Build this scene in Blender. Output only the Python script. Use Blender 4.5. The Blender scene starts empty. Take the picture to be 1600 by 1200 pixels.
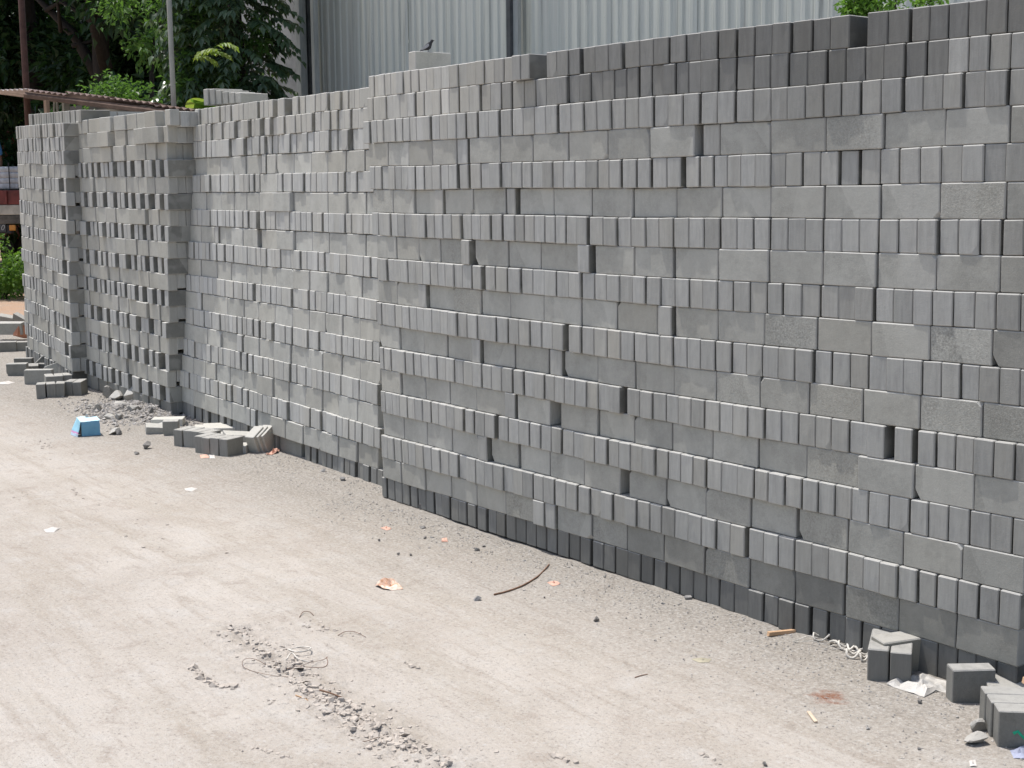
import bpy, bmesh, math, random
from mathutils import Vector, Matrix, noise
C = bpy.context.scene
COL = C.collection
# ------------------------------------------------------------------ camera
F, PITCH, ROLL, YAW = 2208.26, 0.147324, -0.008634, 0.669734      # focal length in photo pixels (photo 1600 wide)
CAM = Vector((0.0, -3.40702, 1.45886))
FW = Vector((-math.cos(YAW)*math.cos(PITCH), math.sin(YAW)*math.cos(PITCH), -math.sin(PITCH)))
_r0 = Vector((math.sin(YAW), math.cos(YAW), 0)); _u0 = _r0.cross(FW)
RT = _r0*math.cos(ROLL)+_u0*math.sin(ROLL); UP = -_r0*math.sin(ROLL)+_u0*math.cos(ROLL)
cd = bpy.data.cameras.new('camera'); cam = bpy.data.objects.new('camera', cd); COL.objects.link(cam)
cd.sensor_width = 36; cd.lens = 36*F/1600; cd.clip_start = 0.05; cd.clip_end = 500
cam.matrix_world = Matrix(((RT.x, UP.x, -FW.x, CAM.x), (RT.y, UP.y, -FW.y, CAM.y), (RT.z, UP.z, -FW.z, CAM.z), (0, 0, 0, 1)))
C.camera = cam
# ------------------------------------------------------------------ sky and sun
SUN_EL, SUN_AZ = math.radians(71), math.radians(-14)     # nearly overhead; azimuth measured from -X towards +Y, slightly in front of the stack faces
sd = Vector((-math.cos(SUN_AZ)*math.cos(SUN_EL), math.sin(SUN_AZ)*math.cos(SUN_EL), math.sin(SUN_EL)))
w = bpy.data.worlds.new('World'); C.world = w; w.use_nodes = True
nt = w.node_tree; sky = nt.nodes.new('ShaderNodeTexSky'); sky.sky_type = 'NISHITA'; sky.sun_disc = False
sky.sun_elevation = SUN_EL; sky.sun_rotation = math.atan2(sd.x, sd.y); sky.air_density = 1.2; sky.dust_density = 3.0
nt.links.new(sky.outputs[0], nt.nodes['Background'].inputs[0]); nt.nodes['Background'].inputs[1].default_value = 0.115
sl = bpy.data.lights.new('sun', 'SUN'); sl.energy = 3.2; sl.angle = math.radians(0.53); sl.color = (1, 0.965, 0.91)
so = bpy.data.objects.new('sun', sl); COL.objects.link(so); so.rotation_euler = sd.to_track_quat('Z', 'Y').to_euler()
C.view_settings.view_transform = 'Standard'; C.view_settings.look = 'None'; C.view_settings.exposure = 0.5; C.view_settings.gamma = 1
C.view_settings.use_curve_mapping = False

# ------------------------------------------------------------------ helpers
rnd = random.Random(11)
def lerp(a, b, t): return a+(b-a)*t
def interp(x, pts):
    if x <= pts[0][0]: return pts[0][1]
    for (a, u), (b, v) in zip(pts, pts[1:]):
        if x <= b: return lerp(u, v, (x-a)/(b-a))
    return pts[-1][1]
def extrap(x, pts):
    if x < pts[0][0]: (a, u), (b, v) = pts[0], pts[1]; return lerp(u, v, (x-a)/(b-a))
    if x > pts[-1][0]: (a, u), (b, v) = pts[-2], pts[-1]; return lerp(u, v, (x-a)/(b-a))
    return interp(x, pts)
def ground_z(x, y):
    z = interp(x, [(-14, -.035), (-11, -.02), (-9, -.03), (-7, -.038), (-5.6, -.02), (-5, 0.0), (-2, -.006), (0, -.006)])
    z += .02*noise.noise(Vector((x*.5, y*.5, 3.1)))*min(1, abs(y)/1.0)
    return z
def ray(px, py): return FW*F+RT*(px-800)+UP*(600-py)
def gp(px, py, dz=0):
    """world point of the ground seen at a place of the photograph"""
    d = ray(px, py); z = 0
    for _ in range(6):
        t = (z+dz-CAM.z)/d.z; p = CAM+d*t; z = ground_z(p.x, p.y)
    return Vector((p.x, p.y, z+dz))
def at(px, py, dist): return CAM+ray(px, py)*(dist/F)
def atY(px, py, Y):
    d = ray(px, py); return CAM+d*((Y-CAM.y)/d.y)
def tag(o, label=None, cat=None, group=None, kind=None):
    if label: o['label'] = label
    if cat: o['category'] = cat
    if group: o['group'] = group
    if kind: o['kind'] = kind
    return o
def empty(name, loc, label, cat, group=None, rz=0):
    o = bpy.data.objects.new(name, None); COL.objects.link(o); o.location = loc; o.rotation_euler.z = rz
    o.empty_display_size = .1
    return tag(o, label, cat, group)
class MB:
    """collects shapes for one mesh"""
    def __init__(s): s.v = []; s.f = []
    def add(s, vs, fs):
        n = len(s.v); s.v += [tuple(v) for v in vs]; s.f += [tuple(i+n for i in f) for f in fs]
    def box(s, c, size, M=None, jit=0):
        hx, hy, hz = size[0]/2, size[1]/2, size[2]/2
        vs = []
        for x, y, z in ((-1,-1,-1),(1,-1,-1),(1,1,-1),(-1,1,-1),(-1,-1,1),(1,-1,1),(1,1,1),(-1,1,1)):
            v = Vector((x*hx+rnd.uniform(-jit, jit), y*hy+rnd.uniform(-jit, jit), z*hz+rnd.uniform(-jit, jit)))
            if M is not None: v = M @ v
            vs.append(v+Vector(c))
        s.add(vs, ((0,3,2,1),(4,5,6,7),(0,1,5,4),(1,2,6,5),(2,3,7,6),(3,0,4,7)))
    def tube(s, pts, radii, n=6, cap=True):
        pts = [Vector(p) for p in pts]; rings = []
        if not hasattr(radii, '__len__'): radii = [radii]*len(pts)
        a = None
        for i, p in enumerate(pts):
            d = (pts[min(i+1, len(pts)-1)]-pts[max(i-1, 0)]).normalized()
            if a is None: a = d.orthogonal().normalized()
            a = (a-d*a.dot(d)).normalized(); b = d.cross(a)
            rings.append([p+(a*math.cos(k*2*math.pi/n)+b*math.sin(k*2*math.pi/n))*radii[i] for k in range(n)])
        vs = [v for r in rings for v in r]; fs = []
        for i in range(len(pts)-1):
            for k in range(n): fs.append((i*n+k, i*n+(k+1) % n, (i+1)*n+(k+1) % n, (i+1)*n+k))
        if cap: fs += [tuple(range(n))[::-1], tuple((len(pts)-1)*n+k for k in range(n))]
        s.add(vs, fs)
    def mesh(s, name, m=None, smooth=False):
        me = bpy.data.meshes.new(name); me.from_pydata(s.v, [], s.f); me.update()
        if m: me.materials.append(m)
        if smooth: me.polygons.foreach_set('use_smooth', [True]*len(me.polygons))
        return me
    def build(s, name, m, parent=None, smooth=False, loc=None, rot=None):
        o = bpy.data.objects.new(name, s.mesh(name, m, smooth)); COL.objects.link(o)
        if parent: o.parent = parent
        if loc is not None: o.location = loc
        if rot is not None: o.rotation_euler = rot
        return o
def bevel_box(sx, sy, sz, bev, seg=1, jit=0, seed=0, cuts=()):
    r = random.Random(seed); bm = bmesh.new(); bmesh.ops.create_cube(bm, size=1)
    for v in bm.verts:
        v.co = Vector((v.co.x*sx+r.uniform(-jit, jit), v.co.y*sy+r.uniform(-jit, jit), v.co.z*sz+r.uniform(-jit, jit)))
    if bev: bmesh.ops.bevel(bm, geom=list(bm.edges), offset=bev, segments=seg, profile=.6, affect='EDGES', clamp_overlap=True)
    for co, no in cuts:
        g = bmesh.ops.bisect_plane(bm, geom=bm.verts[:]+bm.edges[:]+bm.faces[:], plane_co=co, plane_no=no, clear_outer=True)
        ed = [e for e in g['geom_cut'] if isinstance(e, bmesh.types.BMEdge)]
        if ed: bmesh.ops.holes_fill(bm, edges=ed)
    return bm
def bm_obj(name, bm, m, parent=None, loc=None, rot=None):
    me = bpy.data.meshes.new(name); bm.to_mesh(me); bm.free(); me.materials.append(m)
    o = bpy.data.objects.new(name, me); COL.objects.link(o)
    if parent: o.parent = parent
    if loc is not None: o.location = loc
    if rot is not None: o.rotation_euler = rot
    return o
# ------------------------------------------------------------------ materials
def mat(name, col=(.5, .5, .5), rough=.85, spec=.3, metal=0):
    m = bpy.data.materials.new(name); m.use_nodes = True; b = m.node_tree.nodes['Principled BSDF']
    b.inputs['Base Color'].default_value = (*col, 1); b.inputs['Roughness'].default_value = rough
    b.inputs['Specular IOR Level'].default_value = spec; b.inputs['Metallic'].default_value = metal
    return m
class N:
    def __init__(s, m): s.t = m.node_tree; s.b = s.t.nodes.get('Principled BSDF')
    def n(s, ty, **k):
        o = s.t.nodes.new(ty)
        for a, v in k.items():
            if a.startswith('i_'): o.inputs[a[2:].replace('_', ' ')].default_value = v
            else: setattr(o, a, v)
        return o
    def l(s, a, b): s.t.links.new(a, b)
    def noise(s, vec, scale, detail=4, rough=.6, dist=0):
        o = s.n('ShaderNodeTexNoise'); o.inputs['Scale'].default_value = scale; o.inputs['Detail'].default_value = detail
        o.inputs['Roughness'].default_value = rough; o.inputs['Distortion'].default_value = dist
        if vec: s.l(vec, o.inputs['Vector'])
        return o.outputs['Fac']
    def map(s, vec, scale=(1, 1, 1), rot=(0, 0, 0), loc=(0, 0, 0)):
        o = s.n('ShaderNodeMapping'); o.inputs['Scale'].default_value = scale; o.inputs['Rotation'].default_value = rot; o.inputs['Location'].default_value = loc
        s.l(vec, o.inputs['Vector']); return o.outputs[0]
    def rng(s, v, a, b, c=0, d=1):
        o = s.n('ShaderNodeMapRange'); s.l(v, o.inputs[0])
        for i, x in enumerate((a, b, c, d)): o.inputs[i+1].default_value = x
        return o.outputs[0]
    def mix(s, f, a, b, mode='MIX'):
        o = s.n('ShaderNodeMix', data_type='RGBA', blend_type=mode)
        for k, v in ((0, f), (6, a), (7, b)):
            if hasattr(v, 'is_output') or hasattr(v, 'links'): s.l(v, o.inputs[k])
            elif k == 0: o.inputs[k].default_value = v
            else: o.inputs[k].default_value = (*v, 1)
        return o.outputs[2]
    def math(s, op, a, b=0.0, c=None):
        o = s.n('ShaderNodeMath', operation=op)
        for k, v in enumerate((a, b) if c is None else (a, b, c)):
            if hasattr(v, 'links'): s.l(v, o.inputs[k])
            else: o.inputs[k].default_value = v
        return o.outputs[0]
    def bump(s, h, strength, dist, prev=None):
        o = s.n('ShaderNodeBump'); o.inputs['Strength'].default_value = strength; o.inputs['Distance'].default_value = dist
        s.l(h, o.inputs['Height'])
        if prev: s.l(prev, o.inputs['Normal'])
        return o.outputs[0]

def concrete(name, obj_random=True, big=(.435, .434, .402), end=(.468, .470, .452)):
    """cement paver: big faces warm and speckled, end faces smoother, bluish with mould streaks. Object colour = (tone, roughness, warmth)"""
    m = mat(name, rough=.9, spec=.25); g = N(m)
    tc = g.n('ShaderNodeTexCoord'); oi = g.n('ShaderNodeObjectInfo')
    off = g.n('ShaderNodeVectorMath', operation='ADD')
    cmb = g.n('ShaderNodeCombineXYZ')
    g.l(g.math('MULTIPLY', oi.outputs['Random'], 71.), cmb.inputs[0]); g.l(g.math('MULTIPLY', oi.outputs['Random'], 37.), cmb.inputs[1]); g.l(g.math('MULTIPLY', oi.outputs['Random'], 53.), cmb.inputs[2])
    g.l(tc.outputs['Object'], off.inputs[0]); g.l(cmb.outputs[0], off.inputs[1]); P = off.outputs[0]
    geo = g.n('ShaderNodeNewGeometry'); vt = g.n('ShaderNodeVectorTransform', vector_type='NORMAL', convert_from='WORLD', convert_to='OBJECT')
    g.l(geo.outputs['True Normal'], vt.inputs[0]); sx = g.n('ShaderNodeSeparateXYZ'); g.l(vt.outputs[0], sx.inputs[0])
    isbig = g.rng(g.math('ABSOLUTE', sx.outputs[1]), .5, .8)
    sc = g.n('ShaderNodeSeparateColor'); g.l(oi.outputs['Color'], sc.inputs[0]); tone, rgh, warm = sc.outputs
    # big face
    n1 = g.noise(P, 14, 5, .65); n2 = g.noise(P, 420, 2, .6); n3 = g.noise(P, 60, 4, .7)
    f = g.math('ADD', g.math('MULTIPLY', n1, .55), g.math('MULTIPLY', n3, .45))
    cb = g.mix(g.rng(f, .35, .68), tuple(c*.84 for c in big), tuple(c*1.14 for c in big))
    cb = g.mix(g.rng(n2, .62, .74), cb, tuple(min(1, c*1.5) for c in big))
    cb = g.mix(g.rng(n2, .36, .28), cb, tuple(c*.6 for c in big))
    spk = g.noise(P, 150, 3, .7); cb = g.mix(g.math('MULTIPLY', g.rng(spk, .52, .64), g.math('MULTIPLY', rgh, .55)), cb, tuple(min(1, c*1.5) for c in big)); cb = g.mix(g.math('MULTIPLY', g.rng(spk, .46, .36), g.math('MULTIPLY', rgh, .6)), cb, tuple(c*.55 for c in big))
    # end face: vertical streaks (stretched along z)
    s1 = g.noise(g.map(P, (60, 60, 6)), 1.0, 4, .6); s2 = g.noise(g.map(P, (160, 160, 30)), 1.0, 3, .6)
    fe = g.math('ADD', g.math('MULTIPLY', s1, .65), g.math('MULTIPLY', s2, .35))
    ce = g.mix(g.rng(fe, .33, .68), tuple(c*.82 for c in end), tuple(c*1.13 for c in end))
    ce = g.mix(g.math('MULTIPLY', g.rng(n2, .63, .75), .6), ce, tuple(min(1, c*1.35) for c in end))
    side_shade = g.n('ShaderNodeCombineColor'); [g.l(oi.outputs['Alpha'], side_shade.inputs[i]) for i in range(3)]; cb = g.mix(1.0, cb, side_shade.outputs[0], 'MULTIPLY')   # alpha darkens header sides: shade of the slots put into the colour
    col = g.mix(isbig, ce, cb)
    wn = g.n('ShaderNodeTexWhiteNoise', noise_dimensions='1D'); g.l(g.math('MULTIPLY', oi.outputs['Random'], 913.), wn.inputs['W'])
    sr = g.n('ShaderNodeSeparateColor'); g.l(wn.outputs['Color'], sr.inputs[0]); so_ = g.n('ShaderNodeSeparateXYZ'); g.l(tc.outputs['Object'], so_.inputs[0])
    ln = g.math('ADD', so_.outputs[0], g.math('MULTIPLY', so_.outputs[2], g.math('MULTIPLY', g.math('SUBTRACT', sr.outputs[1], .5), 1.6)))
    ln = g.math('ADD', ln, g.math('MULTIPLY', g.math('SUBTRACT', n3, .5), .012))
    msk = g.rng(g.math('SUBTRACT', ln, g.rng(sr.outputs[0], 0, 1, -.09, .09)), -.0008, .0012)
    msk = g.math('MULTIPLY', msk, g.math('MULTIPLY', g.rng(sr.outputs[2], .62, .66), isbig))
    col = g.mix(g.math('MULTIPLY', msk, .30), col, tuple(min(1, c*1.45) for c in big))     # pale patch with a slanted edge: grazing sunlight put into the colour
    # patchy damp / lime bloom running across single bricks
    big_n = g.noise(P, 9, 2, .5)
    col = g.mix(g.rng(big_n, .50, .58, 0, .28), col, tuple(c*1.22 for c in big))
    col = g.mix(g.math('MULTIPLY', warm, .7), col, (.47, .43, .34))
    # crumbs and pale worn edges via pointiness-free edge: chamfer faces are neither x nor y nor z facing
    mx = g.math('MAXIMUM', g.math('ABSOLUTE', sx.outputs[0]), g.math('MAXIMUM', g.math('ABSOLUTE', sx.outputs[1]), g.math('ABSOLUTE', sx.outputs[2])))
    col = g.mix(g.rng(mx, .93, .80, 0, .45), col, (.56, .55, .53))
    wp = g.n('ShaderNodeNewGeometry').outputs['Position']; wst = g.noise(g.map(wp, (2.6, 2.6, .8)), 1.0, 5, .65, .4); wdr = g.noise(g.map(wp, (14, 14, 1.1)), 1.0, 4, .65)
    col = g.mix(g.rng(wst, .50, .68, 0, .34), col, tuple(c*.62 for c in big)); col = g.mix(g.rng(wst, .46, .34, 0, .22), col, (.52, .515, .50)); col = g.mix(g.rng(wdr, .58, .74, 0, .30), col, tuple(c*.6 for c in big))
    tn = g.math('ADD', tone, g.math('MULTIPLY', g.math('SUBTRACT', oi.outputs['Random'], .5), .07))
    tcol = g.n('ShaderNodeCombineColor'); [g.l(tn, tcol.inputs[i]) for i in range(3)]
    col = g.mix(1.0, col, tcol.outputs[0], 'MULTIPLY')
    wn_ = g.n('ShaderNodeSeparateXYZ'); g.l(geo.outputs['True Normal'], wn_.inputs[0])
    dust_lit = g.math('MULTIPLY', g.rng(wn_.outputs[2], .5, .75), g.rng(g.noise(P, 30, 4, .6), .25, .55, .22, .50))
    col = g.mix(dust_lit, col, (.50, .488, .462))        # upward faces paler: cement dust, plus sunlit brightness put into the colour
    g.l(col, g.b.inputs['Base Color'])
    # relief
    vo = g.n('ShaderNodeTexVoronoi'); vo.inputs['Scale'].default_value = 170; g.l(P, vo.inputs['Vector'])
    pit = g.rng(vo.outputs['Distance'], .0, .35); crumb = g.noise(P, 190, 5, .75)
    h = g.math('ADD', g.math('MULTIPLY', pit, .25), crumb)
    h = g.math('MULTIPLY', h, g.math('ADD', .25, g.math('MULTIPLY', rgh, 3.6)))
    b1 = g.bump(h, .55, .0016); b2 = g.bump(g.noise(P, 25, 3, .6), .4, .003, b1)
    b3 = g.bump(s2, .25, .001, b2)
    g.l(b3, g.b.inputs['Normal'])
    return m
MB_ = concrete('paver_concrete')
MAT = {}
MAT['rubble'] = concrete('rubble_concrete', big=(.42, .40, .37), end=(.42, .41, .39))
MAT['core'] = mat('paver_core', (.30, .30, .29))
def plain(name, col, rough=.8, spec=.3, metal=0, var=.25, scale=8, bump=0.0, bs=60, stretch=(1, 1, 1), col2=None):
    m = mat(name, col, rough, spec, metal); g = N(m); tc = g.n('ShaderNodeTexCoord'); P = g.map(tc.outputs['Object'], stretch)
    n = g.noise(P, scale, 6, .65)
    c2 = col2 or tuple(c*(1-var) for c in col)
    g.l(g.mix(g.rng(n, .35, .65), c2, tuple(min(1, c*(1+var)) for c in col)), g.b.inputs['Base Color'])
    if bump: g.l(g.bump(g.noise(P, bs, 5, .7), bump, .005), g.b.inputs['Normal'])
    return m
def leafmat(name, dark, light, trans=.35, rough=.45):
    m = bpy.data.materials.new(name); m.use_nodes = True; g = N(m); geo = g.n('ShaderNodeNewGeometry')
    r = geo.outputs['Random Per Island']; c = g.mix(g.rng(r, 0, 1), dark, light)
    tc = g.n('ShaderNodeTexCoord'); nn = g.noise(tc.outputs['Object'], 1.3, 3, .6)
    c = g.mix(g.rng(nn, .35, .65, 0, .5), c, tuple(x*.6 for x in dark))
    g.l(c, g.b.inputs['Base Color']); g.b.inputs['Roughness'].default_value = rough; g.b.inputs['Specular IOR Level'].default_value = .35
    tr = g.n('ShaderNodeBsdfTranslucent'); c2 = g.mix(.5, c, (light[0]*1.5, light[1]*1.7, light[2]*.6)); g.l(c2, tr.inputs[0])
    ms = g.n('ShaderNodeMixShader'); ms.inputs[0].default_value = trans
    g.l(g.b.outputs[0], ms.inputs[1]); g.l(tr.outputs[0], ms.inputs[2]); g.l(ms.outputs[0], g.t.nodes['Material Output'].inputs[0])
    return m
MAT['leaf_dark'] = leafmat('dark_leaves', (.014, .036, .016), (.045, .10, .034), .3)
MAT['leaf_mid'] = leafmat('mid_leaves', (.045, .11, .03), (.13, .24, .06), .4)
MAT['leaf_bright'] = leafmat('bright_leaves', (.08, .17, .03), (.17, .30, .06), .4)
MAT['leaf_grey'] = leafmat('vine_leaves', (.045, .085, .048), (.12, .18, .10), .25, .33)
MAT['leaf_lime'] = leafmat('lime_leaves', (.15, .26, .04), (.27, .33, .08), .45)
MAT['bark'] = plain('bark', (.030, .025, .021), .95, bump=.6, bs=18, stretch=(4, 4, 1))
MAT['rust'] = plain('rusty_pipe', (.085, .045, .035), .7, .3, .2, bump=.2, scale=14)
MAT['pole'] = plain('cement_pole', (.30, .30, .27), .9, bump=.3, scale=5, stretch=(1, 1, .3))
MAT['wood'] = plain('weathered_wood', (.33, .22, .15), .9, bump=.4, scale=6, stretch=(1, 1, .2))
MAT['stick'] = plain('dry_twig', (.20, .12, .08), .9, scale=20)
MAT['woodchip'] = plain('fresh_wood', (.55, .36, .22), .85, scale=20)
MAT['wire'] = plain('rusty_wire', (.19, .12, .09), .7)
MAT['string'] = plain('dirty_white_string', (.58, .55, .50), .9, scale=60)
MAT['cloth'] = plain('dirty_white_plastic', (.50, .48, .45), .6, scale=12, var=.18, bump=.3, bs=40)
MAT['paper'] = plain('white_scrap', (.56, .53, .50), .8, var=.15)
MAT['orange'] = plain('faded_orange_scrap', (.60, .36, .28), .8, var=.2, scale=40)
MAT['clay'] = plain('orange_clay_brick', (.52, .24, .15), .9, bump=.3)
MAT['green'] = plain('green_cord', (.02, .42, .24), .5)
MAT['stone'] = plain('yard_stone', (.30, .29, .28), .95, scale=30, bump=.6, bs=90)
MAT['darkstone'] = plain('dark_stone', (.20, .19, .18), .95, scale=30, bump=.6, bs=90)
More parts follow.
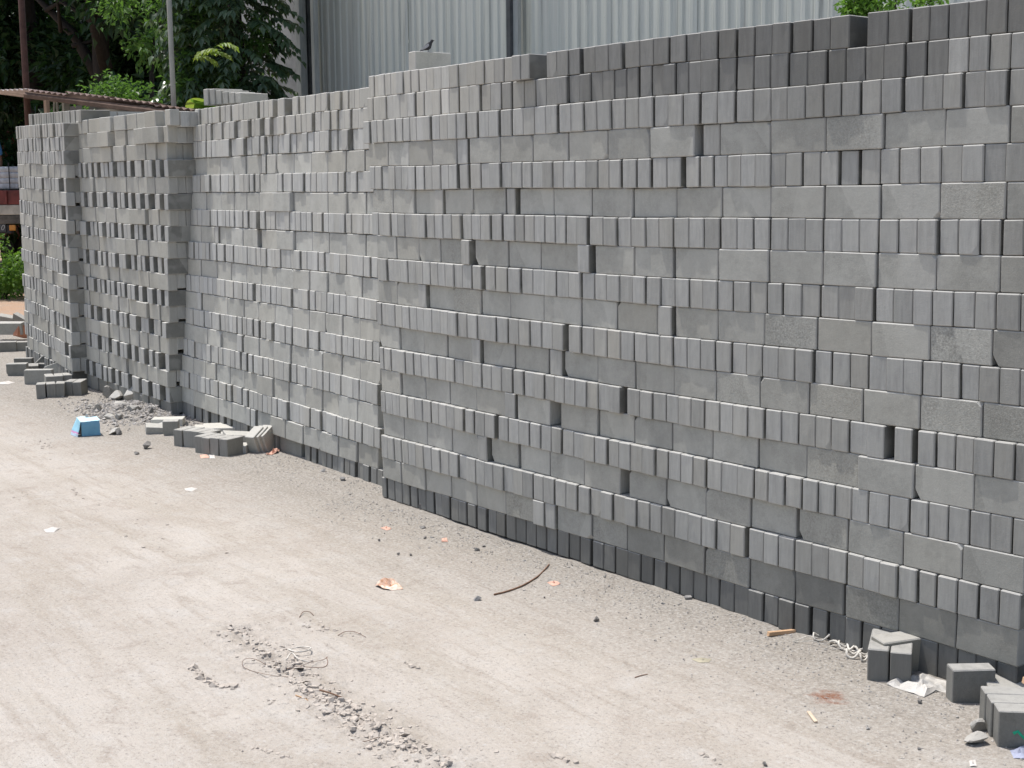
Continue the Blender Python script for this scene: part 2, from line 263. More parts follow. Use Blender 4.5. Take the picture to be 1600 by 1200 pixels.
DATA = \
{
 'R': (
  [[[-5458,1901],[-4795,1898],[-4230,1903],[-3604,1910],[-3030,1915],[-2553,1918],[-2150,1919]],[[-5459,1806],[-4796,1805],[-4230,1810],[-3602,1817],[-3027,1821],[-2549,1822],[-2145,1822]],[[-5460,1703],[-4797,1703],[-4230,1709],[-3600,1715],[-3024,1720],[-2544,1723],[-2139,1725]],[[-5461,1600],[-4798,1602],[-4230,1607],[-3599,1614],[-3020,1619],[-2540,1624],[-2134,1627]],[[-5462,1499],[-4800,1501],[-4230,1505],[-3597,1510],[-3017,1517],[-2535,1523],[-2129,1529]],[[-5463,1396],[-4801,1399],[-4230,1403],[-3595,1408],[-3014,1414],[-2531,1421],[-2123,1428]],[[-5464,1292],[-4802,1298],[-4230,1302],[-3594,1308],[-3011,1315],[-2526,1321],[-2118,1329]],[[-5464,1190],[-4803,1197],[-4230,1201],[-3592,1207],[-3008,1213],[-2522,1221],[-2112,1229]],[[-5465,1089],[-4804,1098],[-4230,1101],[-3590,1105],[-3004,1111],[-2517,1119],[-2107,1129]],[[-5466,988],[-4805,998],[-4230,1002],[-3589,1005],[-3001,1011],[-2513,1019],[-2101,1028]],[[-5467,889],[-4807,898],[-4230,901],[-3587,903],[-2998,908],[-2508,916],[-2095,925]],[[-5468,787],[-4808,798],[-4230,800],[-3585,802],[-2995,806],[-2504,814],[-2090,823]],[[-5469,686],[-4809,700],[-4230,702],[-3584,703],[-2991,707],[-2499,713],[-2084,721]],[[-5469,585],[-4810,601],[-4230,603],[-3582,604],[-2988,607],[-2495,612],[-2078,618]],[[-5470,486],[-4811,502],[-4230,504],[-3580,504],[-2985,506],[-2490,510],[-2073,516]],[[-5471,386],[-4812,404],[-4230,406],[-3579,405],[-2982,405],[-2486,408],[-2067,413]],[[-5472,282],[-4814,303],[-4230,306],[-3577,304],[-2979,304],[-2481,305],[-2061,308]],[[-5473,177],[-4815,200],[-4230,204],[-3575,202],[-2975,202],[-2477,202],[-2055,204]],[[-5473,80],[-4816,102],[-4230,105],[-3574,102],[-2972,99],[-2472,98],[-2050,98]],[[-5475,-13],[-4817,7],[-4230,7],[-3572,0],[-2969,-4],[-2467,-5],[-2044,-4]]],
  [
   'H-5496:-4296:19 H-4284:-4181:2p H-4109:-3919:3 H-3901:-3693:3 H-3677:-3461:3 H-3455:-3245:3 H-3237:-3167:1 H-3159:-2951:3 H-2944:-2734:3 H-2672:-2535:2 H-2527:-2101:7',
   'H-5504:-5438:1 H-5423:-5016:6 H-5004:-4674:5 H-4660:-4520:2 H-4511:-4380:2 H-4372:-4312:1 H-4304:-4169:2 H-4165:-3611:9 H-3605:-3314:5 H-3311:-3167:2 H-3162:-2816:5 H-2811:-2473:5 H-2471:-2397:1 H-2395:-2204:3 H-2202:-2096:2',
   'H-5535:-5453:1 H-5431:-4875:9 H-4865:-4610:4 H-4601:-4529:1 H-4520:-4385:2 H-4376:-4308:1 H-4300:-4032:4 H-4021:-3817:3 H-3814:-3530:4 H-3527:-3314:3 H-3306:-3164:2 H-3156:-3086:1 H-3083:-2815:4 H-2810:-2682:2 H-2677:-2544:2 H-2535:-2341:3 H-2337:-2207:2 H-2203:-2090:2',
   's-5491:-5281:1 s-5275:-5082:1 s-5076:-4876:1 s-4871:-4686:1 h-4681:-4606:1 s-4588:-4385:1 s-4381:-4184:1 s-4180:-3977:1 s-3973:-3768:1 s-3765:-3554:1 s-3547:-3335:1 h-3306:-3234:1 s-3229:-3021:1 s-3019:-2806:1 s-2804:-2602:1 s-2600:-2396:1 s-2394:-2196:1 s-2190:-2022:1',
   'H-5484:-5426:1 H-5419:-5014:6 H-5009:-4810:3 H-4805:-4682:2 H-4668:-4603:1 H-4584:-4377:3 H-4373:-4246:2 H-4242:-3694:9 H-3681:-3612:1 H-3609:-3542:1 H-3533:-3398:2 H-3374:-2894:8 H-2889:-2759:2 H-2752:-2688:1 H-2676:-2544:2 H-2540:-2130:6 H-2128:-2076:1',
   's-5463:-5251:1 s-5245:-5050:1 s-5044:-4874:1 h-4868:-4801:1 s-4796:-4590:1 s-4585:-4369:1 h-4353:-4297:1 s-4277:-4074:1 s-4071:-3862:1 s-3855:-3646:1 s-3643:-3432:1 s-3429:-3220:1 s-3218:-3015:1 s-3012:-2806:1 s-2801:-2603:1 s-2600:-2403:1 s-2401:-2193:1 s-2191:-2019:1',
   'H-5457:-4728:11 H-4723:-4660:1 H-4651:-4586:1 H-4582:-4519:1 H-4510:-4449:1 H-4437:-4374:1 H-4362:-4293:1 H-4289:-3868:7 H-3858:-3645:3 H-3638:-3430:3 H-3424:-3218:3 H-3212:-3012:3 H-3006:-2805:3 H-2800:-2605:3 H-2601:-2403:3 H-2398:-2201:3 H-2195:-2068:2',
   's-5422:-5222:1 s-5215:-5013:1 s-5007:-4834:1 s-4829:-4652:1 h-4647:-4587:1 s-4569:-4350:1 s-4346:-4153:1 s-4149:-3924:1 h-3920:-3857:1 s-3836:-3633:1 s-3627:-3437:1 s-3425:-3227:1 s-3221:-3014:1 s-3009:-2803:1 s-2799:-2606:1 s-2603:-2402:1 s-2400:-2200:1 s-2196:-2026:1',
   'H-5416:-5374:1 H-5367:-5236:2 H-5229:-5025:3 H-5020:-4583:7 H-4570:-4511:1 H-4489:-4421:1 H-4416:-4346:1 H-4338:-4262:1 H-4254:-4047:3 H-4040:-3905:2 H-3902:-3564:5 H-3557:-3423:2 H-3417:-3159:4 H-3153:-3019:2 H-3016:-2953:1 H-2947:-2810:2 H-2805:-2611:3 H-2606:-2204:6 H-2200:-2053:2',
   's-5417:-5218:1 s-5212:-5015:1 h-5010:-4943:1 s-4938:-4736:1 s-4731:-4534:1 s-4530:-4338:1 s-4334:-4130:1 s-4126:-3915:1 s-3911:-3724:1 s-3720:-3517:1 h-3502:-3436:1 s-3424:-3227:1 s-3224:-3026:1 s-3024:-2816:1 s-2813:-2613:1 s-2611:-2412:1 s-2410:-2211:1 s-2209:-2023:1',
   'H-5411:-5363:1 H-5356:-5086:4 H-5080:-4955:2 H-4950:-4613:5 H-4608:-4338:4 H-4334:-4002:5 H-3972:-3903:1 H-3900:-3619:4 H-3616:-3164:7 H-3159:-3029:2 H-3026:-2894:2 H-2891:-2825:1 H-2820:-2755:1 H-2750:-2621:2 H-2616:-2055:9',
   's-5398:-5202:1 s-5196:-4984:1 s-4979:-4788:1 s-4778:-4595:1 h-4590:-4527:1 s-4518:-4314:1 s-4306:-4106:1 h-4091:-4020:1 s-4016:-3825:1 s-3821:-3621:1 s-3617:-3426:1 s-3423:-3228:1 s-3225:-3036:1 s-3034:-2836:1 s-2834:-2635:1 s-2633:-2433:1 s-2431:-2230:1 s-2226:-2040:1',
   'H-5378:-5338:1 H-5331:-5266:1 H-5260:-5124:2 H-5112:-4719:6 H-4715:-4519:3 H-4514:-4318:3 H-4298:-4238:1 H-4230:-3689:9 H-3656:-3589:1 H-3583:-3269:5 H-3263:-3009:4 H-3003:-2874:2 H-2869:-2679:3 H-2674:-2543:2 H-2515:-2450:1 H-2432:-2369:1 H-2365:-2304:1 H-2302:-2053:4',
   's-5373:-5186:1 s-5173:-4970:1 s-4965:-4770:1 s-4765:-4569:1 s-4564:-4368:1 h-4364:-4298:1 s-4290:-4090:1 s-4030:-3826:1 s-3816:-3631:1 s-3624:-3434:1 s-3431:-3240:1 s-3234:-3041:1 s-3036:-2839:1 s-2837:-2639:1 s-2637:-2437:1 s-2434:-2238:1 s-2236:-2053:1',
   'H-5374:-5327:1 H-5320:-5109:3 H-5103:-4911:3 H-4901:-4843:1 H-4838:-4644:3 H-4635:-4570:1 H-4561:-4428:2 H-4402:-4339:1 H-4335:-4206:2 H-4202:-4140:1 H-4136:-4018:2 H-4010:-3755:4 H-3748:-3502:4 H-3495:-3255:4 H-3252:-3044:3 H-3038:-2978:1 H-2975:-2846:2 H-2841:-2594:4 H-2590:-2450:2 H-2445:-2250:3 H-2246:-2115:2 H-2111:-2054:1',
   's-5368:-5164:1 s-5158:-4956:1 s-4951:-4752:1 s-4747:-4552:1 h-4548:-4481:1 s-4472:-4295:1 s-4274:-4097:1 s-4093:-3892:1 s-3889:-3695:1 s-3645:-3458:1 s-3452:-3262:1 s-3259:-3066:1 s-3063:-2874:1 s-2861:-2669:1 s-2667:-2465:1 s-2463:-2265:1 s-2263:-2068:1',
   'H-5369:-5177:3 H-5165:-5036:2 H-5030:-4898:2 H-4887:-4562:5 H-4558:-4051:8 H-4047:-3920:2 H-3913:-3721:3 H-3715:-3469:4 H-3466:-3079:6 H-3063:-2870:3 H-2865:-2665:3 H-2660:-2474:3 H-2472:-2405:1 H-2402:-2341:1 H-2337:-2273:1 H-2268:-2204:1 H-2200:-2070:2',
   's-5370:-5185:1 s-5178:-4970:1 s-4964:-4764:1 s-4759:-4572:1 s-4568:-4370:1 s-4365:-4182:1 h-4178:-4112:1 h-4108:-4047:1 s-4043:-3851:1 s-3847:-3658:1 s-3655:-3467:1 s-3461:-3266:1 s-3260:-3065:1 s-3062:-2872:1 s-2867:-2676:1 s-2666:-2472:1 s-2470:-2274:1 s-2272:-2072:1',
   'H-5391:-5344:1 H-5331:-5267:1 H-5254:-5125:2 H-5108:-5050:1 H-5044:-4916:2 H-4900:-4781:2 H-4766:-4653:2 H-4643:-4582:1 H-4568:-4505:1 H-4496:-4383:2 H-4374:-4250:2 H-4242:-4123:2 H-4116:-4054:1 H-4046:-3923:2 H-3915:-3857:1 H-3846:-3726:2 H-3719:-3524:3 H-3517:-3395:2 H-3389:-3201:3 H-3195:-3001:3 H-2998:-2938:1 H-2932:-2806:2 H-2800:-2739:1 H-2734:-2606:2 H-2601:-2470:2 H-2465:-2078:6',
  ]),
 'M': (
  [[[-8201,1862],[-7595,1865],[-6971,1868],[-6347,1871],[-5769,1874]],[[-8197,1765],[-7591,1769],[-6966,1772],[-6342,1776],[-5763,1778]],[[-8194,1668],[-7587,1672],[-6962,1675],[-6337,1680],[-5758,1683]],[[-8190,1569],[-7583,1572],[-6957,1576],[-6331,1579],[-5752,1582]],[[-8187,1466],[-7579,1469],[-6952,1472],[-6326,1475],[-5746,1478]],[[-8183,1363],[-7575,1366],[-6948,1370],[-6321,1372],[-5740,1376]],[[-8180,1262],[-7571,1264],[-6943,1267],[-6315,1270],[-5734,1272]],[[-8176,1162],[-7567,1165],[-6938,1169],[-6310,1172],[-5729,1175]],[[-8173,1061],[-7562,1063],[-6933,1067],[-6305,1070],[-5723,1073]],[[-8169,958],[-7558,962],[-6929,966],[-6300,969],[-5717,973]],[[-8165,857],[-7554,860],[-6924,864],[-6294,867],[-5711,870]],[[-8162,756],[-7550,759],[-6919,763],[-6289,766],[-5705,770]],[[-8158,653],[-7546,657],[-6915,662],[-6284,666],[-5699,670]],[[-8155,553],[-7542,558],[-6910,563],[-6279,568],[-5694,572]],[[-8151,454],[-7538,458],[-6905,461],[-6273,465],[-5688,468]],[[-8148,350],[-7534,355],[-6901,359],[-6268,363],[-5682,367]],[[-8144,250],[-7529,252],[-6896,255],[-6262,258],[-5676,260]],[[-8141,151],[-7526,153],[-6891,154],[-6257,155],[-5670,157]],[[-8137,50],[-7521,50],[-6886,51],[-6251,52],[-5664,53]],[[-8134,-38],[-7518,-41],[-6882,-44],[-6246,-47],[-5658,-49]]],
  [
   'H-8046:-7902:2 H-7887:-7665:4 H-7631:-7174:7 H-7156:-7096:1 H-7079:-6973:2 H-6952:-6894:1 H-6869:-6820:1 H-6804:-6740:1 H-6724:-6410:5 H-6388:-6330:1 H-6319:-6250:1 H-6243:-6187:1 H-6176:-6055:2 H-6035:-5921:2 H-5908:-5785:2',
   'H-8048:-7481:9 H-7476:-7343:2 H-7338:-7213:2 H-7190:-7135:1 H-7113:-6420:11 H-6398:-6010:6 H-5996:-5793:3',
   'H-8044:-7860:3 H-7839:-7491:5 H-7481:-7271:3 H-7253:-7061:3 H-7053:-6943:2 H-6935:-6747:3 H-6739:-6018:11 H-6004:-5787:3',
   's-8061:-7866:1 s-7861:-7648:1 s-7639:-7449:1 s-7440:-7271:1 s-7262:-7065:1 h-7039:-6988:1 s-6984:-6872:1 s-6863:-6650:1 s-6647:-6443:1 s-6432:-6245:1 s-6238:-6046:1 s-6036:-5852:1 s-5839:-5667:1',
   'H-8068:-7943:2 H-7923:-7644:4 H-7625:-7218:6 H-7209:-7156:1 H-7138:-7078:1 s-7073:-6850:1 H-6842:-6785:1 H-6777:-6510:4 H-6495:-6434:1 H-6427:-6367:1 H-6360:-5743:10',
   's-8085:-7858:1 s-7853:-7630:1 s-7626:-7441:1 s-7431:-7258:1 s-7253:-7082:1 s-7056:-6862:1 s-6854:-6644:1p s-6636:-6433:1 s-6429:-6227:1 s-6224:-6031:1 s-6028:-5840:1 s-5827:-5661:1',
   'H-8103:-7597:8 H-7588:-7299:5 H-7289:-7227:1 H-7218:-7129:1 H-7116:-7060:1p H-7043:-6857:3 H-6849:-6409:7 H-6401:-6283:2 H-6269:-5975:5 H-5961:-5712:4',
   's-8121:-7942:1 s-7932:-7720:1 h-7710:-7656:1 s-7652:-7470:1 s-7460:-7299:1 s-7294:-7099:1 s-7038:-6832:1 s-6828:-6619:1 s-6611:-6411:1 s-6408:-6217:1 s-6213:-6020:1 s-6017:-5823:1 s-5810:-5643:1',
   'H-8128:-7959:3 H-7949:-7786:3 H-7776:-7551:4 H-7532:-7419:2 H-7409:-6528:14 H-6520:-5688:13',
   's-8135:-7924:1 s-7919:-7683:1 s-7673:-7466:1 s-7461:-7249:1 s-7240:-7042:1 s-7033:-6843:1 s-6835:-6624:1 s-6616:-6420:1 s-6412:-6217:1 s-6210:-6026:1 s-6023:-5844:1 s-5837:-5663:1',
   'H-8153:-8078:1 H-8067:-7931:2 H-7921:-7138:12 H-7085:-6956:2 H-6947:-6888:1 H-6880:-6557:5 H-6549:-6426:2 H-6411:-6219:3 H-6204:-5871:5 H-5865:-5663:3',
   's-8171:-7964:1 h-7958:-7896:1 s-7891:-7709:1 s-7704:-7500:1 s-7495:-7263:1 s-7258:-7059:1 s-7054:-6837:1 s-6833:-6618:1 s-6614:-6413:1 s-6406:-6228:1 s-6221:-6040:1 s-6036:-5853:1 s-5846:-5645:1',
   'H-8178:-8092:1 H-8081:-7730:6 H-7720:-7525:3 H-7515:-7346:3 H-7337:-7281:1 H-7272:-7218:1 H-7209:-7133:1 H-7111:-7050:1 H-7032:-6951:1 H-6938:-6845:1 H-6837:-6617:3 H-6602:-6485:2 H-6477:-6094:6 H-6087:-5847:4 H-5840:-5652:3',
   's-8197:-7993:1 s-7988:-7787:1 s-7777:-7588:1 s-7583:-7342:1 h-7332:-7263:1 s-7254:-7045:1 s-7041:-6849:1 s-6841:-6636:1 s-6628:-6430:1 s-6426:-6249:1 s-6243:-6039:1 s-6032:-5841:1 s-5835:-5633:1',
   'H-8204:-7813:6 H-7803:-7374:7 H-7365:-7291:1 H-7282:-7200:1 H-7164:-7111:1 H-7102:-6836:4 H-6827:-6631:3 H-6623:-6367:4 H-6360:-5640:11',
   's-8211:-8017:1 s-8012:-7825:1 s-7819:-7668:1 s-7659:-7460:1 s-7455:-7259:1 s-7255:-7053:1 s-7049:-6843:1 s-6839:-6654:1 s-6650:-6454:1 s-6446:-6250:1 s-6247:-6067:1 s-6059:-5860:1 s-5856:-5647:1',
   'H-8230:-8088:2 H-8078:-7625:7 H-7615:-7489:2 H-7479:-7422:1 H-7413:-7282:2 H-7246:-7182:1 H-7164:-7040:2 H-7031:-6851:3 H-6843:-6718:2 H-6710:-6379:5 H-6372:-5871:8 H-5864:-5804:1 H-5797:-5615:3',
   's-8238:-8042:1 s-8036:-7832:1 s-7827:-7621:1 s-7616:-7418:1 s-7413:-7200:1 h-7191:-7142:1 h-7133:-7071:1 s-7062:-6872:1 s-6863:-6673:1 s-6669:-6459:1 s-6455:-6254:1 s-6250:-6052:1 s-6048:-5862:1 s-5852:-5654:1',
   'H-8246:-8038:3 H-8028:-7922:2 H-7901:-7798:2 H-7777:-7667:2 H-7647:-7539:2 H-7519:-7462:1 H-7442:-7329:2 H-7311:-7200:2 H-7182:-7075:2 s-7057:-6816:1 s-6800:-6532:1 H-6461:-6400:1 H-6384:-6331:1 H-6324:-6271:1 H-6256:-6146:2 H-6125:-6004:2 H-5990:-5880:2 H-5866:-5739:2 H-5726:-5603:2',
  ]),
 'H': (
  [[[-9942,1849],[-9285,1853],[-8582,1858],[-8018,1861]],[[-9958,1754],[-9299,1758],[-8595,1762],[-8029,1766]],[[-9974,1659],[-9313,1662],[-8607,1665],[-8040,1667]],[[-9991,1561],[-9328,1563],[-8621,1564],[-8052,1565]],[[-10007,1462],[-9343,1463],[-8634,1462],[-8064,1462]],[[-10024,1362],[-9359,1362],[-8647,1360],[-8076,1360]],[[-10041,1262],[-9373,1262],[-8660,1261],[-8087,1261]],[[-10058,1161],[-9389,1161],[-8673,1161],[-8098,1161]],[[-10074,1062],[-9403,1063],[-8686,1062],[-8110,1062]],[[-10092,962],[-9419,963],[-8699,963],[-8121,964]],[[-10107,868],[-9433,866],[-8711,865],[-8132,864]],[[-10123,776],[-9447,771],[-8724,766],[-8144,763]],[[-10138,681],[-9461,675],[-8737,669],[-8155,664]],[[-10155,583],[-9476,576],[-8750,569],[-8167,563]],[[-10171,488],[-9490,478],[-8763,469],[-8178,462]],[[-10188,388],[-9506,377],[-8777,365],[-8191,356]],[[-10206,285],[-9522,274],[-8790,262],[-8202,252]],[[-10222,184],[-9536,172],[-8803,160],[-8214,150]],[[-10242,75],[-9554,66],[-8817,57],[-8226,49]],[[-10257,-19],[-9567,-27],[-8829,-35],[-8236,-42]]],
  [
   's-9705:-9599:1 s-9573:-9456:1 s-9431:-9199:1 s-9193:-8988:1p s-8941:-8745:1 s-8734:-8567:1 s-8561:-8394:1 s-8362:-8185:1p s-8074:-7994:1',
   's-9760:-9484:1 s-9471:-9219:1 s-9207:-9002:1p s-8954:-8764:1 s-8746:-8590:1 s-8584:-8411:1 s-8395:-8135:1p s-8125:-8055:1',
   's-9803:-9409:2 s-9396:-9234:1 s-9221:-9022:1 s-8980:-8783:1 s-8765:-8603:1 s-8597:-8429:1 s-8418:-8270:1 s-8265:-8117:1',
   'X-9999:-8073:0',
   's-9836:-9648:1 s-9641:-9427:1 s-9420:-9214:1 s-9208:-9008:1 s-8997:-8804:1 s-8799:-8596:1 s-8585:-8444:1 s-8438:-8316:1 s-8306:-8090:1',
   'X-10032:-8096:0',
   's-9800:-9620:1 s-9613:-9406:1 s-9400:-9206:1 s-9194:-9025:1 s-9013:-8757:1 s-8751:-8469:1p s-8436:-8113:2',
   'X-10066:-8119:0',
   's-10013:-9833:1 s-9826:-9618:1 s-9605:-9385:1 s-9373:-9041:2 s-9029:-8852:1 s-8841:-8659:1 s-8647:-8466:1 s-8461:-8136:2',
   'X-10100:-8147:0',
   's-10072:-9863:1 s-9856:-9608:1 s-9602:-9408:1 s-9401:-9044:2 s-9032:-8867:1 s-8855:-8684:1 s-8673:-8491:1 s-8485:-8158:2',
   'X-10130:-8170:0',
   's-10104:-9894:1 s-9880:-9638:1 s-9612:-9430:1 s-9417:-9059:2 s-9047:-8881:1 s-8870:-8698:1 s-8687:-8515:1p s-8504:-8338:1 s-8317:-8181:1',
   'X-10163:-8193:0',
   's-10122:-9926:1 s-9912:-9655:1 s-9635:-9440:1 s-9434:-9264:1 s-9258:-9086:1 s-9068:-8891:1 s-8850:-8702:1 s-8690:-8557:1 s-8546:-8373:1 s-8351:-8205:1',
   'X-10197:-8217:0',
   's-10156:-9959:1 s-9945:-9673:1 s-9660:-9477:1 s-9464:-9306:1 s-9300:-9139:1 s-9127:-8960:1 s-8936:-8785:1 s-8779:-8594:1 s-8571:-8398:1 s-8387:-8229:1',
   'X-10232:-8241:0',
   's-10163:-9993:1 s-9979:-9719:1 s-9699:-9547:1 s-9534:-9367:1 s-9355:-9156:1 s-9143:-8987:1 s-8963:-8777:1 s-8765:-8596:1 s-8585:-8421:1 s-8411:-8252:1',
  ]),
 'F': (
  [[[-11517,1969],[-10560,1946],[-9567,1922]],[[-11545,1872],[-10583,1854],[-9585,1834]],[[-11572,1773],[-10607,1758],[-9605,1741]],[[-11601,1674],[-10631,1660],[-9626,1646]],[[-11628,1576],[-10655,1564],[-9646,1551]],[[-11657,1479],[-10680,1468],[-9666,1456]],[[-11679,1389],[-10701,1375],[-9687,1361]],[[-11709,1290],[-10726,1278],[-9707,1266]],[[-11738,1188],[-10752,1177],[-9729,1167]],[[-11764,1092],[-10775,1081],[-9749,1070]],[[-11791,997],[-10799,986],[-9770,974]],[[-11819,900],[-10823,889],[-9791,877]],[[-11846,801],[-10847,791],[-9811,781]],[[-11877,695],[-10874,688],[-9834,680]],[[-11907,590],[-10899,587],[-9854,583]],[[-11931,497],[-10922,490],[-9876,483]],[[-11961,396],[-10948,389],[-9898,381]],[[-11990,293],[-10973,288],[-9919,283]],[[-12019,192],[-10997,191],[-9939,189]],[[-12047,92],[-11022,92],[-9959,93]],[[-12075,-9],[-11047,-10],[-9982,-11]]],
  [
   'H-11474:-11222:4 H-11195:-11033:3 H-11006:-10572:7 H-10522:-9576:15',
   'H-11510:-10848:10 H-10822:-10511:5 H-10463:-9679:12',
   'H-11513:-10847:11 H-10821:-10518:5 H-10469:-9684:12',
   'H-11516:-10846:11 H-10821:-10524:5 H-10476:-9689:12',
   's-11519:-11015:2 s-11002:-10543:2 s-10470:-10094:2 s-10083:-9693:2',
   'H-11520:-10843:11 H-10817:-10537:4 H-10488:-9899:9 h-9783:-9698:1',
   's-11521:-11016:3 s-11003:-10549:2 s-10476:-10101:2 s-10089:-9702:2',
   'H-11525:-10841:11 H-10815:-10549:4 H-10500:-9910:9 h-9793:-9707:1',
   's-11528:-11020:3 s-11007:-10559:2 s-10485:-10109:2 s-10098:-9712:2',
   'H-11530:-10838:11 H-10812:-10562:4 H-10513:-9922:9 h-9803:-9717:1',
   's-11532:-11022:3 s-11008:-10566:2 s-10492:-10117:2 s-10105:-9722:2',
   'H-11534:-10835:11 H-10809:-10574:4 H-10525:-9934:9 h-9812:-9726:1',
   's-11537:-11024:3 s-11011:-10573:2 s-10500:-10124:2 s-10113:-9731:2',
   'H-11542:-10835:11 H-10809:-10588:3 H-10539:-9947:9 h-9822:-9736:1',
   's-11544:-11028:3 s-11015:-10582:2 s-10509:-10132:2 s-10121:-9741:2',
   'H-11546:-10832:11 H-10806:-10601:3 H-10552:-9959:9 h-9832:-9746:1',
   's-11549:-11031:3 s-11018:-10591:2 s-10518:-10141:2 s-10130:-9752:2',
   'H-11552:-10830:11 H-10804:-10614:3 H-10565:-9971:9 h-9841:-9755:1',
   's-11554:-11033:3 s-11020:-10597:2 s-10524:-10146:2 s-10135:-9759:2',
   'H-11556:-10982:9 H-10930:-10431:8 H-10383:-9796:9',
  ]),
}
# ------------------------------------------------------------------ ground
def ground_mat():
    m = mat('dusty_yard', rough=.95, spec=.2); g = N(m); tc = g.n('ShaderNodeTexCoord'); P = tc.outputs['Object']
    a, b = gp(350, 985), gp(680, 1195); ang = math.atan2(b.y-a.y, b.x-a.x)
    Q = g.map(P, rot=(0, 0, -ang))                 # x along the wheel tracks
    st = g.map(Q, (.35, 3.2, 1)); st2 = g.map(Q, (1.2, 9, 1))
    n1 = g.noise(P, 1.1, 6, .6, .6); n2 = g.noise(st, 1.6, 5, .6, .4); n3 = g.noise(P, 6, 6, .7, .3); n4 = g.noise(P, 90, 4, .7); n5 = g.noise(P, 260, 3, .7); n6 = g.noise(st2, 2.2, 5, .6)
    base = g.mix(g.rng(n1, .35, .65), (.390, .350, .308), (.470, .432, .390))
    base = g.mix(g.rng(n2, .47, .62, 0, .55), base, (.365, .325, .275))          # smoothed tan wheel tracks
    base = g.mix(g.rng(n3, .52, .66, 0, .55), base, (.47, .445, .415))           # pale cement dust
    base = g.mix(g.rng(n3, .44, .34, 0, .5), base, (.31, .265, .225))
    base = g.mix(g.rng(n6, .54, .70, 0, .5), base, (.305, .26, .215))
    # coarser grey grit close to the stacks (depends on the distance from the wall, y up to 0)
    sp = g.n('ShaderNodeSeparateXYZ'); g.l(P, sp.inputs[0])
    nearw = g.rng(g.math('ADD', sp.outputs[1], g.math('MULTIPLY', g.math('SUBTRACT', n1, .5), .7)), -.72, -.08)
    grit = g.mix(g.rng(n4, .4, .62), (.185, .17, .15), (.33, .31, .28))
    base = g.mix(g.math('MULTIPLY', nearw, .68), base, grit)
    # orange laterite further out on the left
    far = g.rng(g.math('ADD', sp.outputs[0], g.math('MULTIPLY', n1, 1.5)), -13.0, -14.2)
    base = g.mix(g.math('MULTIPLY', far, g.rng(n3, .3, .6, .5, 1)), base, (.42, .27, .18))
    base = g.mix(g.rng(n4, .56, .68, 0, .6), base, (.50, .485, .47)); base = g.mix(g.rng(n4, .44, .32, 0, .6), base, (.18, .165, .15))
    base = g.mix(g.rng(n5, .64, .74, 0, .6), base, (.56, .55, .54)); base = g.mix(g.rng(n5, .42, .30, 0, .6), base, (.17, .155, .145))
    # reddish brown stain of brick dust
    c = gp(1294, 1089); d = g.n('ShaderNodeVectorMath', operation='DISTANCE'); g.l(g.map(P, (1, 1, 0)), d.inputs[0]); d.inputs[1].default_value = (c.x, c.y, 0)
    st_ = g.rng(g.math('ADD', d.outputs['Value'], g.math('MULTIPLY', g.math('SUBTRACT', g.noise(P, 24, 5, .8), .5), .16)), .060, .018)
    base = g.mix(g.math('MULTIPLY', st_, g.rng(g.noise(P, 120, 3, .7), .35, .6, .45, 1)), base, (.21, .085, .045))
    g.l(base, g.b.inputs['Base Color'])
    h = g.math('ADD', g.math('MULTIPLY', n4, .6), g.math('MULTIPLY', n5, .35))
    b1 = g.bump(h, .8, .007); b2 = g.bump(g.noise(P, 22, 6, .7), .45, .02, b1); b3 = g.bump(n6, .3, .03, b2)
    g.l(b3, g.b.inputs['Normal'])
    return m
MAT['ground'] = ground_mat()
RUT = [gp(x, y) for x, y in ((352, 985), (398, 1012), (440, 1040), (482, 1078), (530, 1112), (580, 1140), (630, 1168), (690, 1203), (760, 1240))]
RUT2 = [gp(x, y) for x, y in ((48, 680), (90, 720), (140, 748), (200, 785), (270, 880))]
def seg_dist(p, pl):
    best = 9
    for a, b in zip(pl, pl[1:]):
        ab = (b-a).to_2d(); t = max(0, min(1, (p-a.to_2d()).dot(ab)/ab.length_squared)); best = min(best, (p-a.to_2d()-ab*t).length)
    return best
def gz(x, y):
    z = ground_z(x, y)
    if -6.5 < x < 0 and -3.3 < y < .4:
        p = Vector((x, y))
        if -2.2 < y and x < -1.6 and y < -1.0:
            d = seg_dist(p, RUT)
            if d < .14:
                k_ = (1-d/.14); r_ = abs(noise.noise(Vector((x*16, y*16, 0))))+.6*abs(noise.noise(Vector((x*37, y*37, 3)))); z += k_*.016*(.9-2.2*r_)+.006*k_
    if -16 < x < 0 and -4 < y < 1:
        z += .0035*noise.noise(Vector((x*5, y*5, 1)))+.0018*noise.noise(Vector((x*15, y*15, 5)))
        # mortar crumbs banked up against the foot of the stacks
        z += .010*max(0, 1-abs(y+.06-(.08 if x < -5.6 else 0))/.16)*(.5+noise.noise(Vector((x*7, y*9, 8))))*(1 if x > -5.4 else .4)
        # mound of rubble and mortar in front of the open-bond stack
        dx, dy = (x-MND.x)/.45, (y-MND.y)/.22; rr = dx*dx+dy*dy
        if rr < 1: z += .06*(1-rr)**1.2*(.8+.5*noise.noise(Vector((x*9, y*9, 4))))
    return z
MND = gp(210, 645)
xs = [-150, -90, -60, -40, -28, -21]+[-17+i*.1 for i in range(30)]+[-14+i*.036 for i in range(220)]+[-6.08+i*.024 for i in range(72)]+[-4.35+i*.012 for i in range(160)]+[-2.43+i*.024 for i in range(63)]+[-.9, -.6, 0, 1, 2, 4, 8, 15, 30, 60, 150]
ys = [-150, -60, -30, -15, -8, -5, -4, -3.4]+[-3.1+i*.06 for i in range(16)]+[-2.14+i*.022 for i in range(20)]+[-1.70+i*.0105 for i in range(46)]+[-1.217+i*.022 for i in range(76)]+[.5, .62, .8, 1, 1.3, 1.6, 2, 2.5, 3, 4, 5, 7, 10, 15, 25, 40, 80, 150]
